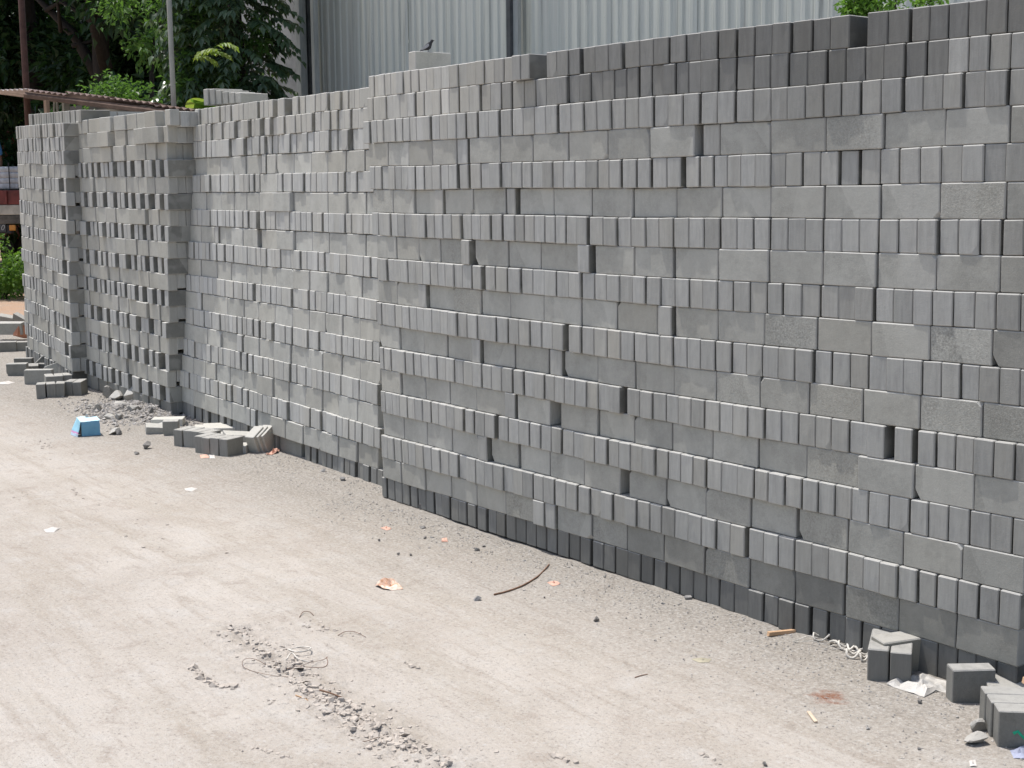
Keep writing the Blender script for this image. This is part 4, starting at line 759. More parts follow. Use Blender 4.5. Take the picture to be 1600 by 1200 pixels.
# sunlit shrub in front of the dark trees
b = G0(at(185, 300, 14.6)); R = random.Random(41); blobs = [((R.uniform(-.33, .30), R.uniform(-.3, .3), z), (.26, .3, .22)) for z in (.6, 1.0, 1.4, 1.7, 1.95, 2.15, 2.3) for _ in range(2)]+[((-.02, 0, 2.5), (.12, .15, .16)), ((-.12, 0, 2.3), (.2, .2, .2))]
tree('shrub', b, 1.8, (), blobs, 1500, .062, MAT['leaf_mid'], 'sunlit bushy green shrub rising between the sheet roof and the dark trees', 'shrub', None, .04, 41)
b = G0(at(250, 300, 15.5)); blobs = [((R.uniform(-.4, .4), R.uniform(-.3, .3), z), (.3, .3, .25)) for z in (.8, 1.3, 1.8, 2.1, 2.9, 3.4) for _ in range(2)]
tree('shrub', b, 3.0, (), blobs, 800, .085, MAT['leaf_mid'], 'loose leafy shrub with lit leaves just left of the cement pole', 'shrub', None, .05, 42)
# tree overgrown with pinnate-leaved vine next to the fence
def frond(mb, p, d, L, n, l, R):
    d = d.normalized(); pts = []
    for i in range(n+1):
        t = i/n; q = p+d*L*t+Vector((0, 0, -L*.55*t*t)); pts.append(q)
    for i in range(1, n+1):
        ax = (pts[i]-pts[i-1]).normalized(); s = ax.cross(Vector((0, 0, 1))); s = s.normalized() if s.length > .01 else Vector((1, 0, 0))
        for sg in (-1, 1):
            leaf_faces(mb, pts[i], ax*.45+s*sg*.8+Vector((0, 0, -.45+R.gauss(0, .12))), Vector((R.gauss(0, .2), R.gauss(0, .2), 1)), l*R.uniform(.8, 1.15), l*.46, .12)
    leaf_faces(mb, pts[-1], ax+Vector((0, 0, -.4)), Vector((0, 0, 1)), l, l*.45, .12)
    mb.tube([pts[0], pts[n//2], pts[-1]], [.003, .0025, .0015], 3, False)
def vine_tree():
    R = random.Random(51); dist = 12.2; b = G0(at(365, 300, dist+.4)); root = empty('vine_covered_tree', b, 'tree smothered in drooping grey-green compound leaves beside the sheet fence', 'tree')
    mb = MB(); mb.tube([Vector((.0, 0, -.2)), Vector((.05, .1, 1.5)), Vector((-.1, .1, 3)), Vector((0, .1, 4.6))], [.11, .09, .08, .05], 8)
    for a in range(7):
        z = 1.3+a*.45; mb.tube([Vector((0, .1, z)), Vector((R.uniform(-.5, .5), R.uniform(-.4, .1), z+.25))], [.035, .012], 6)
    mb.build('trunk', MAT['bark'], root, True)
    mb = MB(); side = Vector((RT.x, RT.y, 0)).normalized(); fwd = Vector((FW.x, FW.y, 0)).normalized()
    for i in range(820):
        z = R.uniform(1.3, 4.6); hw = interp(z, [(1.3, .50), (2.0, .56), (2.6, .54), (3.2, .60), (4.6, .75)])
        a = R.uniform(0, 2*math.pi); rr = R.uniform(.45, 1)*hw
        c = side*math.cos(a)*rr*.95+fwd*math.sin(a)*rr*.75-side*.02
        p = c+Vector((0, 0, z)); d = c.normalized()+Vector((R.gauss(0, .35), R.gauss(0, .35), R.uniform(-.1, .5)))
        frond(mb, p-d*.1, d, R.uniform(.16, .28), R.randint(4, 6), R.uniform(.075, .12), R)
    mb.build('foliage', MAT['leaf_grey'], root)
    mb = MB(); blobs = [(rel(at(x, y, dist+.1), b), (.16, .2, .18)) for x, y in ((300, 120), (310, 90), (330, 125), (300, 40), (320, 20), (290, 145), (360, 130), (400, 60))]
    crown(mb, blobs, 420, .075, R); mb.build('inner_leaves', MAT['leaf_mid'], root)
    # the lit lime-coloured sprigs
    mb = MB()
    for x, y, dx in ((345, 78, -.28), (322, 84, .22), (335, 74, .15), (300, 92, .2)):
        p = at(x, y, dist-.75)-b; frond(mb, p, side*dx*2+Vector((0, 0, .25)), .20, 6, .085, R)
    mb.build('young_leaves', MAT['leaf_lime'], root)
vine_tree()
# big floppy leaf peeping over the stack
def broad_leaf():
    b = G0(atY(318, 165, 1.75)); root = empty('banana_plant', b, 'bright green broad-leaved plant peeping over the lower stack beside the loose bricks', 'plant')
    mb = MB(); mb.tube([(0, 0, 0), (.02, 0, 1.0), (.05, 0, 1.78)], [.03, .025, .015], 6); mb.build('stem', MAT['leaf_bright'], root)
    for (px0, px1, py0, py1, w) in ((296, 342, 168, 163, .08), (330, 306, 171, 164, .09), (312, 343, 174, 170, .09)):
        a = atY(px0, py0, 1.7)-b; e = atY(px1, py1, 1.6)-b; mb = MB(); n = 8; vs = []; s = Vector((-.2, -1, .12)).normalized()
        for i in range(n+1):
            t = i/n; ww = w*math.sin(math.pi*min(1, t*.92+.08))**.6; c = a.lerp(e, t)+Vector((0, 0, .05*math.sin(t*3)))
            vs += [c+s*ww, c-Vector((0, 0, .012)), c-s*ww]
        fs = [(i*3+j, i*3+3+j, i*3+4+j, i*3+1+j) for i in range(n) for j in range(2)]
        mb.add(vs, fs); mb.build('leaf', MAT['leaf_lime'] if px0 == 296 else MAT['leaf_bright'], root, True)
broad_leaf()
# scrambling plant behind the nearest stack
def top_plant():
    R = random.Random(61); Y = .75; root_p = G0(atY(1370, 30, Y)); root = empty('leafy_plant', root_p, 'bright green small-leaved plant growing up behind the nearest tall stack', 'plant'); mb = MB(); st = MB()
    blobs = []
    for px, py, r in ((1338, 10, .050), (1352, 6, .045), (1328, 12, .035), (1345, 20, .04), (1372, 4, .03), (1392, 8, .035), (1400, -2, .03), (1432, 2, .04), (1448, 6, .03), (1455, -4, .03), (1470, 2, .02), (1360, -8, .04), (1335, -6, .03)):
        p = atY(px, py, Y)-root_p; blobs.append((p, (r, r, r))); st.tube([Vector((p.x*.5, 0, 1.2)), Vector((p.x*.8, 0, p.z-.15)), p], [.006, .005, .003], 5)
    crown(mb, blobs, 330, .026, R, .6); mb.build('leaves', MAT['leaf_bright'], root); st.tube([(0, 0, 0), (0, 0, 1.25)], [.012, .008], 6); st.build('stem', MAT['bark'], root)
top_plant()
# bush at the far left edge
b = G0(at(8, 440, 17.6)); R = random.Random(71); blobs = [((R.uniform(-.5, .30), R.uniform(-.3, .3), R.uniform(.1, .52)), (.2, .2, .16)) for _ in range(12)]+[((-.05, 0, .70), (.1, .1, .1)), ((.05, -.1, .62), (.12, .1, .08))]
tree('bush', b, .3, (), blobs, 1100, .065, MAT['leaf_bright'], 'low bright green bush on the ground left of the farthest stack', 'bush', None, .02, 71)
b = G0(at(10, 300, 24)); blobs = [((R.uniform(-1, .8), R.uniform(-.3, .3), R.uniform(.8, 3.0)), (.35, .3, .3)) for _ in range(18)]
tree('tree', b, 2.6, (), blobs, 900, .12, MAT['leaf_mid'], 'lighter green tree partly visible under the sheet roof edge at far left', 'tree', None, .06, 72)
# ------------------------------------------------------------------ truck at the left edge
def truck():
    dist = 18.7; side = Vector((RT.x, RT.y, 0)).normalized(); p = at(37, 345, dist); c = Vector((p.x, p.y, 0))-side*.95; gz0 = ground_z(c.x, c.y)
    root = empty('parked_truck', Vector((c.x, c.y, gz0)), 'parked truck with a maroon body and pale stripe, cut by the left edge', 'truck', None, math.atan2(RT.y, RT.x))
    maroon = plain('maroon_paint', (.17, .035, .03), .5, .4, 0, .3, scale=6); white = plain('stripe_paint', (.50, .46, .40), .6, .3, 0, .2, scale=7); grey = plain('muddy_steel', (.13, .115, .10), .8, .3, 0, .4, scale=9)
    black = mat('tyre_rubber', (.03, .03, .03), .9); amber = mat('amber_lens', (.65, .26, .04), .3, .5); plate = mat('number_plate', (.08, .08, .09), .5); lit = mat('plate_marks', (.45, .45, .43), .5)
    def bx(name, c, s, m, par=root, bev=.012):
        bm = bevel_box(s[0], s[1], s[2], bev, 2); return bm_obj(name, bm, m, par, c)
    def zpx(y): return 1.459+(273-y)/2208*dist-gz0
    bx('tailgate', (0, 0, (zpx(291)+zpx(313))/2), (1.9, .05, zpx(291)-zpx(313)), maroon)
    for i in range(4): bx('rib', (-.75+i*.5, -.035, (zpx(291)+zpx(313))/2), (.03, .03, .18), maroon)
    bx('stripe_panel', (0, .002, (zpx(313.5)+zpx(329))/2), (1.9, .05, zpx(313.5)-zpx(329)), white)
    bx('rear_beam', (0, .03, (zpx(329.5)+zpx(343))/2), (1.86, .10, zpx(329.5)-zpx(343)), grey)
    bx('bumper', (-.08, .06, (zpx(344)+zpx(358))/2), (1.72, .10, zpx(344)-zpx(358)), mat('bumper_paint', (.045, .045, .05), .6))
    bx('indicator_lamp', (.80, -.005, zpx(349)), (.085, .03, .075), amber)
    pl_ = bx('number_plate', (.50, -.002, zpx(349)), (.42, .012, .11), plate)
    fc = bpy.data.curves.new('plate_text', 'FONT'); fc.body = '110'; fc.size = .10; fc.extrude = .001; fc.shear = .3; fc.align_x = 'RIGHT'; fc.align_y = 'CENTER'; fc.materials.append(lit)
    tmp = bpy.data.objects.new('tmp_text', fc); COL.objects.link(tmp); dg = bpy.context.evaluated_depsgraph_get(); me = bpy.data.meshes.new_from_object(tmp.evaluated_get(dg)); bpy.data.objects.remove(tmp); bpy.data.curves.remove(fc)
    t = bpy.data.objects.new('plate_digits', me); COL.objects.link(t); t.parent = pl_; t.location = (.19, -.008, 0); t.rotation_euler = (math.pi/2, 0, 0)
    bx('cargo_bed', (0, 1.9, zpx(310)-.05), (1.86, 3.7, .12), grey)
    for s in (-1, 1): bx('side_board', (s*.93, 1.9, (zpx(291)+zpx(313))/2), (.04, 3.7, .28), maroon)
    bx('cab', (0, 4.6, 1.4), (1.85, 1.5, 1.7), maroon, bev=.12)
    for s in (-1, 1):
        for y in (.9, 4.6):
            mb = MB(); mb.tube([(s*.80-.11, y, .38), (s*.80+.11, y, .38)], .38, 20); wl = mb.build('wheel', black, root, False); mb = MB(); mb.tube([(s*.80-.12, y, .38), (s*.80+.12, y, .38)], .19, 12); mb.build('rim', grey, wl)
    # silvery sacks stacked in the bed
    sm = plain('sack_cloth', (.48, .50, .53), .6, .3, 0, .3, scale=8, bump=.4, bs=14); R = random.Random(8)
    for k in range(4):
        for q in range(3):
            bm = bevel_box(.56, .5, .085, .035, 3, .012, k*3+q); zc = zpx(287.5)+k*.073+.02
            o = bm_obj('cement_sack', bm, sm); o.matrix_world = Matrix.Translation(Vector((c.x, c.y, gz0))) @ Matrix.Rotation(math.atan2(RT.y, RT.x), 4, 'Z') @ Matrix.Translation((.63-q*.6+R.uniform(-.02, .02), .32, zc))
            for p_ in o.data.polygons: p_.use_smooth = True
            tag(o, ['bottom', 'second', 'third', 'topmost'][k]+' silvery sack of the '+['right', 'middle', 'left'][q]+' pile loaded on the maroon truck', 'sack', 'sacks loaded on the truck')
    mb = MB(); mb.tube([(0, 0, 0), (0, 0, .36)], .008, 6)
    for i in range(2): o = mb.build('rope', mat('dark_rope', (.05, .05, .06)), root, loc=(.55-.02*i+i*.25, .04, zpx(291)))
truck()
# ------------------------------------------------------------------ person on the truck, cut by the left edge
def person():
    dist = 18.8; side = Vector((RT.x, RT.y, 0)).normalized(); p = at(-30, 222, dist); base = Vector((p.x, p.y, p.z-1.36))
    root = empty('person', base, 'person in a light blue shirt standing on the truck at the left edge', 'person', None, math.atan2(RT.y, RT.x))
    skin_m = mat('skin', (.22, .12, .08), .6); shirt = plain('blue_shirt', (.10, .26, .52), .9, scale=9); dark = mat('trousers', (.04, .045, .06), .9); hair = mat('hair', (.01, .01, .01), .6)
    def sk(name, pts, edges, rad, m):
        me = bpy.data.meshes.new(name); me.from_pydata(pts, edges, []); me.materials.append(m); o = bpy.data.objects.new(name, me); COL.objects.link(o); o.parent = root
        md = o.modifiers.new('skin', 'SKIN')
        if not me.skin_vertices:
            bpy.context.view_layer.objects.active = o; o.select_set(True); bpy.ops.mesh.customdata_skin_add(); o.select_set(False)
        for i, r in enumerate(rad): me.skin_vertices[0].data[i].radius = (r[0], r[1]) if isinstance(r, tuple) else (r, r)
        me.skin_vertices[0].data[0].use_root = True
        s = o.modifiers.new('sub', 'SUBSURF'); s.levels = s.render_levels = 2; md.use_smooth_shade = True; return o
    P = [(0,0,.92),(0,0,1.08),(0,.01,1.25),(0,.01,1.38),(0,0,1.47),(0,-.01,1.56),(0,-.015,1.65),(.19,0,1.36),(.23,.02,1.10),(.24,-.10,.88),(.24,-.14,.80),(-.19,0,1.36),(-.23,.02,1.1),(-.22,-.1,.88),(-.22,-.14,.8),(.10,0,.86),(.11,-.01,.48),(.11,.02,.09),(.12,-.12,.04),(-.10,0,.86),(-.11,-.01,.48),(-.11,.02,.09),(-.12,-.12,.04)]
    E_ = [(0,1),(1,2),(2,3),(3,4),(4,5),(5,6),(3,7),(7,8),(8,9),(9,10),(3,11),(11,12),(12,13),(13,14),(0,15),(15,16),(16,17),(17,18),(0,19),(19,20),(20,21),(21,22)]
    Rr = [(.15,.10),(.14,.10),(.16,.11),(.13,.09),.055,.085,.075,.055,.042,.033,.03,.055,.042,.033,.03,.085,.058,.042,.035,.085,.058,.042,.035]
    sk('body', P, E_, Rr, skin_m)
    S = [(0,.0,.95),(0,0,1.1),(0,.01,1.25),(0,.01,1.38),(.19,0,1.36),(.225,.015,1.16),(-.19,0,1.36),(-.225,.015,1.16)]
    sk('shirt', S, [(0,1),(1,2),(2,3),(3,4),(4,5),(3,6),(6,7)], [(.175,.125),(.165,.12),(.18,.13),(.145,.105),.075,.062,.075,.062], shirt)
    T = [(0,0,.93),(.10,0,.84),(.11,-.01,.48),(.11,.02,.12),(-.10,0,.84),(-.11,-.01,.48),(-.11,.02,.12)]
    sk('trousers', T, [(0,1),(1,2),(2,3),(0,4),(4,5),(5,6)], [(.17,.12),.10,.075,.065,.10,.075,.065], dark)
    mb = MB(); mb.tube([(0,.005,1.66),(0,.01,1.72),(0,.005,1.765)], [.088,.078,.03], 12); mb.build('hair', hair, root, True)
    for s in (-1, 1):
        for f_ in range(4): mb = MB(); mb.tube([(s*.24-.02+f_*.013, -.15, .80), (s*.24-.02+f_*.013, -.17, .76), (s*.24-.02+f_*.012, -.165, .73)], .007, 5); mb.build('finger', skin_m, root)
person()
# ------------------------------------------------------------------ loose bricks and rubble on the ground
IMG = math.atan2(RT.y, RT.x)            # direction of "to the right" on the ground
def dist_of(p): return (p-CAM).dot(FW)
def loose(px, py, az, label, kind='edge', tn=.8, tilt=0, roll=0, sx=1, sy=1, sz=1, group=None, warm=.3, chip=.5, lift=0, name='loose_brick', back=0):
    p = gp(px, py); hgt = {'edge': .1*sz, 'flat': .06*sy, 'end': .2*sx}[kind]
    fwd = Vector((FW.x, FW.y, 0)).normalized()
    p = p+fwd*back
    me = rnd.choice(VAR['H'] if rnd.random() < .5 else VAR['s']) if rnd.random() < chip else rnd.choice(VAR['ok'])
    o = bpy.data.objects.new(name, me); COL.objects.link(o)
    base = {'edge': Matrix.Identity(4), 'flat': Matrix.Rotation(math.pi/2, 4, 'X'), 'end': Matrix.Rotation(math.pi/2, 4, 'Y')}[kind]
    o.matrix_basis = Matrix.Translation(p+Vector((0, 0, hgt/2-.004+lift))) @ Matrix.Rotation(az, 4, 'Z') @ Matrix.Rotation(tilt, 4, 'Y') @ Matrix.Rotation(roll, 4, 'X') @ base @ Matrix.Diagonal((sx, sy, sz, 1))
    o.color = (tn, .35, warm, 1)
    tag(o, label, 'brick', group); return o
def row_of(p0, p1, label, group, tn=.7, back=.1, ln=1.0, n=None):
    a, b = gp(*p0), gp(*p1); d = (b-a); n = n or max(2, round(d.length/.0625)); d.normalize(); perp = Vector((-d.y, d.x, 0)); az = math.atan2(d.y, d.x)
    for i in range(n):
        c = a+d*(.031+.0625*i)+perp*(back*ln+rnd.gauss(0, .006)); c.z = ground_z(c.x, c.y)+.046
        o = put_brick(None, (0, 0, 0), c, az+math.pi/2+rnd.gauss(0, .03), rnd.gauss(0, .015), rnd.gauss(0, .015), ln, .98, 1, 'H', .3, (tn*(1+rnd.gauss(0, .04)), .4, .35, 1), 'loose_brick')
        tag(o, ['leftmost', 'second', 'third', 'fourth', 'fifth'][i]+' '+label if i < n-1 else 'rightmost '+label, 'brick', group)
row_of((303, 708), (352, 714), 'upright brick of the front fallen row beside the lower stack', 'bricks of the front fallen row', .55, ln=.62)
row_of((272, 697), (322, 703), 'upright brick of the fallen row just behind the front fallen row', 'bricks of the second fallen row', .58, ln=.62)
row_of((57, 623), (104, 621), 'brick of the nearest fallen row at the far left', 'bricks of the nearest far-left row', .55, ln=.7)
row_of((72, 609), (108, 607), 'brick of the fallen row behind the nearest one at the far left', 'bricks of the middle far-left row', .6, ln=.7)
row_of((100, 618), (132, 618), 'brick of the right-hand fallen row at the far left', 'bricks of the right far-left row', .52, ln=.7)
row_of((1352, 1064), (1398, 1069), 'dark brick of the upright pair beside the white string tangle', 'pair of dark bricks by the string', .42, n=2)
loose(1418, 1052, IMG+.35, 'brick with a pale crusty top leaning behind the dark upright pair', 'edge', .62, 0, .06, 1, 1.15, 1.12, warm=.8, back=.03)
loose(1519, 1097, IMG+.02, 'dark rounded brick standing on edge alone near the right edge, pale top', 'edge', .45, 0, 0, .60, .95, 1.0, warm=.3, chip=0, back=.02)
# block of bricks at the right edge
for i, (lb, dx) in enumerate((('front brick of the dark block at the lower right corner, carrying a green cord', 0), ('middle brick of the dark block of three at the lower right corner', -.006), ('rear brick of the dark block of three at the lower right corner', -.010))):
    c = gp(1559, 1167); fw2 = Vector((-math.sin(IMG-.12), math.cos(IMG-.12), 0)); rt2 = Vector((math.cos(IMG-.12), math.sin(IMG-.12), 0)); c = c+rt2*(.1+dx)+fw2*(.03+.0625*i); c.z = ground_z(c.x, c.y)+.046
    tag(put_brick(None, (0, 0, 0), c, IMG-.12, 0, 0, 1, 1, 1, 's', .2, (.42, .4, .3, 1), 'loose_brick'), lb, 'brick', 'bricks of the corner block')
loose(1582, 1096, IMG-.1, 'flat brick end lying in shade between the corner block and the stack', 'flat', .6, .1, .15, .8, warm=.6)
loose(1612, 1092, IMG+.5, 'half hidden dark brick leaning at the corner of the nearest stack', 'flat', .45, -.3, .2, 1)
# left pile
loose(28, 586, IMG+.1, 'single brick lying apart on the ground at the far left, sunlit top', 'edge', .6, 0, 0, .75, 1.3, .95, chip=1)
loose(62, 600, IMG+.0, 'square-looking brick standing on edge at the left of the far fallen rows', 'edge', .75, 0, 0, 1.0, 1, 1.12, chip=0)
loose(94, 590, IMG+.55, 'pale tilted brick leaning against the foot of the far stack', 'edge', 1.0, -.28, -.35, 1, 1, 1.2, chip=0)
loose(118, 599, IMG-.1, 'dark brick lying flat right behind the far fallen rows', 'flat', .55, 0, 0, 1.1)
loose(68, 578, IMG+.7, 'dark brick tipped up steeply against the farthest stack', 'edge', .45, -.7, -.3, .95)
loose(80, 578, IMG+.2, 'dark slab lying behind the steeply tipped brick', 'flat', .4, .1, .1, .9)
loose(38, 574, IMG, 'small dark brick at the foot of the farthest left stack', 'edge', .45, 0, 0, .7, 1, .8)
loose(48, 581, IMG+.3, 'broken dark half brick in front of the small dark brick at the far left', 'flat', .4, 0, .1, .6)
loose(18, 531, IMG-.1, 'large pale-topped block on the pile at the left edge', 'edge', .8, 0, .1, 1.25, 1.6, 1.1, lift=.06)
loose(8, 549, IMG+.2, 'dark brick under the large pale block at the left edge', 'edge', .5, 0, 0, 1, 1.4, .9)
loose(38, 548, IMG+.1, 'small brick wedged beside the orange brick on the left pile', 'edge', .5, 0, 0, .6, 1.2, .85)
loose(15, 510, IMG+.1, 'tilted slab at the back of the pile at the left edge', 'flat', .7, .2, .2, 1.0, lift=.05)
loose(33, 512, IMG-.4, 'dark brick leaning at the back right of the left pile', 'edge', .5, .4, .2, .8, lift=.03)
o = loose(34, 531, IMG+1.0, 'orange clay brick fragment between the grey blocks of the left pile', 'edge', 1, .3, 0, .6, 1, 1.1, lift=.03); o.data = o.data.copy(); o.data.materials[0] = MAT['clay']
# fallen heap by the lower stack
def rock(px, py, w, h, label, m='rubble', seed=0, az=0, flat=None, cat='stone', name='broken_piece', deep=1.0, tn=.8, group=None, back=0, sharp=.5):
    p = gp(px, py); s = dist_of(p)/F; W = w*s; H = h*s; R = random.Random(seed*7+int(px)); bm = bmesh.new(); bmesh.ops.create_icosphere(bm, subdivisions=2 if w < 12 else 3, radius=.5)
    pl = [(Vector((R.gauss(0, 1), R.gauss(0, 1), R.gauss(0, .8))).normalized(), R.uniform(.17, .38)) for _ in range(13)]
    off = Vector((R.uniform(0, 50), 0, seed))
    for v in bm.verts:
        c = v.co.copy()
        for nrm, d in pl:
            e = c.dot(nrm)-d
            if e > 0: c -= nrm*e
        c += v.co.normalized()*.02*noise.noise(v.co*5+off)
        v.co = Vector((c.x*W*1.25, c.y*W*1.1*deep, c.z*H*1.45))
    mz = min(v.co.z for v in bm.verts)
    fwd = Vector((FW.x, FW.y, 0)).normalized(); q = p+fwd*(W*.35+back); q.z = ground_z(q.x, q.y) if not back else p.z
    o = bm_obj(name, bm, MAT[m], loc=q+Vector((0, 0, -mz-H*.10)), rot=(0, 0, IMG+az)); o.color = (tn, .8, .5, 1); tag(o, label, cat, group); return o
loose(345, 676, IMG+.1, 'pale slab lying flat behind the two fallen rows', 'flat', 1.1, 0, .05, 1.05, .8, 1.5, warm=.6)
loose(325, 673, IMG+.1, 'whitish broken slab left of the pale slab in the fallen heap', 'flat', 1.2, .05, 0, .8, .5, 1.2, warm=.6)
loose(344, 687, IMG, 'thin light brick lying just right of the second fallen row', 'flat', .95, 0, 0, .75, .7)
loose(378, 692, IMG+.4, 'light brick tilted between the fallen rows and the leaning brick', 'flat', .95, .12, .1, 1.0, 1)
loose(372, 706, IMG-.1, 'pale half brick lying in front of the leaning brick', 'flat', 1.0, 0, 0, .6, .8)
for i, dx in enumerate((0, 9, 18)):
    loose(402+dx*.8, 705-dx*.1, IMG+1.15, ['left', 'middle', 'right'][i]+' brick of the three leaning steeply on the fallen heap', 'end', 1.1, -.42, 0, .62, 1, 1.1, warm=.5, chip=0)
loose(268, 679, IMG+.1, 'small upright half brick left of the fallen rows', 'edge', .62, 0, 0, .45, 1.2, .9)
loose(247, 676, IMG+.3, 'thin broken slab lying left of the small upright half brick', 'flat', .85, .1, .1, .7, .8)
loose(263, 664, IMG+.05, 'pale brick lying flat at the corner of the open-bond stack', 'flat', 1.25, 0, 0, .95, .8, warm=.5)
loose(252, 668, IMG+.7, 'sliver of white slab beside the pale brick at the stack corner', 'flat', 1.2, -.3, 0, .45, .4)
rock(292, 668, 7, 11, 'dark stone standing at the foot of the lower stack', 'darkstone', 3, tn=.6)
rock(227, 702, 17, 10, 'smooth dark lump alone on the ground left of the fallen heap', 'darkstone', 4)
rock(213, 711, 9, 5, 'small dark lump below the smooth dark lump', 'darkstone', 5)
# rubble mound by the open-bond stack
for i, (x, y, w_, h_, lb, tn) in enumerate([(166, 622, 20, 18, 'angular brick piece at the top left of the rubble mound', .7), (182, 626, 27, 12, 'flat-topped block lying on the rubble mound', .85), (207, 630, 32, 22, 'largest pale broken chunk on the rubble mound', .95),
        (228, 636, 20, 22, 'rough round mortar lump at the right of the rubble mound', .75), (178, 643, 30, 17, 'pale pointed chunk in the middle of the rubble mound', .9), (206, 651, 27, 15, 'dark-fronted chunk low on the rubble mound', .7),
        (150, 645, 18, 12, 'small grey chunk at the left of the rubble mound', .8), (168, 656, 22, 10, 'low flat mortar lump at the front of the rubble mound', .9), (185, 657, 14, 9, 'small lump at the front right of the rubble mound', .75),
        (236, 654, 10, 16, 'dark splinter standing at the right end of the mound', .35), (240, 650, 9, 16, 'white splinter beside the dark one at the mound end', 1.3), (140, 638, 12, 7, 'small crumb left of the rubble mound', .7)]):
    rock(x, y, w_, h_, lb, 'rubble', 10+i, tn=tn, back=.0)
rock(178, 679, 28, 10, 'flat grey stone lying right of the blue box', 'rubble', 30, tn=.9, cat='stone'); rock(184, 680, 11, 9, 'dark stub of stone right of the blue box', 'darkstone', 31)
# fragments beside the corner block
rock(1529, 1145, 34, 20, 'tan wedge of broken brick casting shade left of the corner block', 'rubble', 33, tn=.5, az=.4); rock(1530, 1166, 36, 15, 'flat pale fragment in front of the corner block', 'rubble', 34, tn=.65)
rock(1438, 1101, 9, 9, 'tiny black pebble below the white plastic', 'darkstone', 35); rock(1505, 1109, 11, 6, 'small dark chip in front of the lone rounded brick', 'darkstone', 36)
# distinct stones on the open ground
for i, (x, y, w_, h_, m, lb) in enumerate([(746, 940, 18, 11, 'stone', 'pale round stone beside the long thin twig'), (933, 972, 14, 9, 'darkstone', 'dark stone alone on the ground in the centre right'), (535, 752, 13, 8, 'stone', 'grey stone at the foot of the lower stack near the jutting corner'),
        (504, 738, 12, 6, 'stone', 'small pale stone by the base course of the lower stack'), (545, 775, 8, 5, 'darkstone', 'small dark pebble below the jutting corner'), (612, 803, 12, 7, 'stone', 'stone near the corner foot of the tall stack'),
        (657, 797, 12, 9, 'darkstone', 'dark stone against the base course of the tall stack'), (640, 790, 8, 9, 'stone', 'upright pebble against the base of the tall stack'), (660, 827, 13, 5, 'darkstone', 'flat dark chip some way out from the tall stack'),
        (745, 862, 14, 8, 'darkstone', 'dark pointed chip left of the twig tip'), (756, 856, 8, 5, 'darkstone', 'small dark chip just right of the pointed chip'), (664, 842, 9, 5, 'darkstone', 'small dark stone beside two pale crumbs'),
        (675, 841, 8, 4, 'stone', 'pale crumb next to the small dark stone'), (592, 846, 6, 4, 'darkstone', 'tiny dark pebble below the orange chip'), (623, 868, 7, 4, 'darkstone', 'left one of two tiny dark pebbles'), (642, 869, 7, 4, 'darkstone', 'right one of two tiny dark pebbles'),
        (1078, 938, 17, 8, 'stone', 'grey lump on the edge of the shade at the foot of the stack'), (1037, 946, 9, 6, 'stone', 'small round pebble near the grey lump'), (1188, 990, 8, 6, 'darkstone', 'dark pebble near the orange piece of wood'), (851, 935, 6, 4, 'darkstone', 'tiny dark pebble right of the twig'),
        (697, 773, 1, 1, 'stone', ''), (945, 1175, 9, 5, 'darkstone', ''), (1196, 1197, 11, 8, 'darkstone', 'dark pebble at the bottom edge'), (1436, 1172, 9, 5, 'darkstone', 'small dark pebble left of the corner block'), (1357, 1140, 10, 4, 'stone', 'flat pebble below the reddish stain')]):
    if lb and w_ > 1: rock(x, y, w_*.8, h_*.8, lb, m, 40+i)
# ------------------------------------------------------------------ crumbs and gravel: one object nobody could count
def gravel():
    R = random.Random(77); mb = MB()
    def stone(p, s):
        vs = [Vector((R.uniform(.6, 1)*x, R.uniform(.6, 1)*y, R.uniform(.5, .8)*z))*s for x, y, z in ((1, 0, 0), (0, 1, 0), (-1, 0, 0), (0, -1, 0), (0, 0, 1), (0, 0, -1))]
        a = R.uniform(0, 6.28); M = Matrix.Rotation(a, 3, 'Z') @ Matrix.Rotation(R.uniform(-.5, .5), 3, 'X'); vs = [M @ v+p for v in vs]
        mb.add(vs, [(0, 1, 4), (1, 2, 4), (2, 3, 4), (3, 0, 4), (1, 0, 5), (2, 1, 5), (3, 2, 5), (0, 3, 5)])
    def drop(x, y, s): stone(Vector((x, y, gz(x, y)+s*.25)), s)
    for _ in range(5200):           # dense close to the foot of the stacks
        x = R.uniform(-10.5, -1.5); d = abs(R.gauss(0, .16))
        yf = 0 if x > -5.45 else (.19+(x+5.217)*-.08 if x > -8.1 else .34-.05*(x+8.1)); drop(x, yf-.01-d, R.choice((.0015, .002, .003, .0035, .005)) if R.random() < .985 else R.uniform(.005, .008))
    for _ in range(3600): drop(R.uniform(-9, -1.2), R.uniform(-2.6, 0), R.choice((.0010, .0012, .0015, .002)) if R.random() < .99 else R.uniform(.003, .005))
    for _ in range(2200):
        dx, dy = R.gauss(0, .28), R.gauss(0, .13); drop(MND.x+dx, MND.y+dy-.02, R.uniform(.003, .012) if R.random() < .9 else R.uniform(.012, .025))
    for _ in range(260): x, y = R.gauss(-2.2, .5), R.uniform(-.55, -.05); drop(x, y, R.uniform(.002, .005))
    o = mb.build('gravel', plain('crumbs', (.36, .34, .32), .95, scale=14, var=.45)); tag(o, 'scattered grit and mortar crumbs over the dusty yard and along the foot of the stacks', 'gravel', kind='stuff')
gravel()
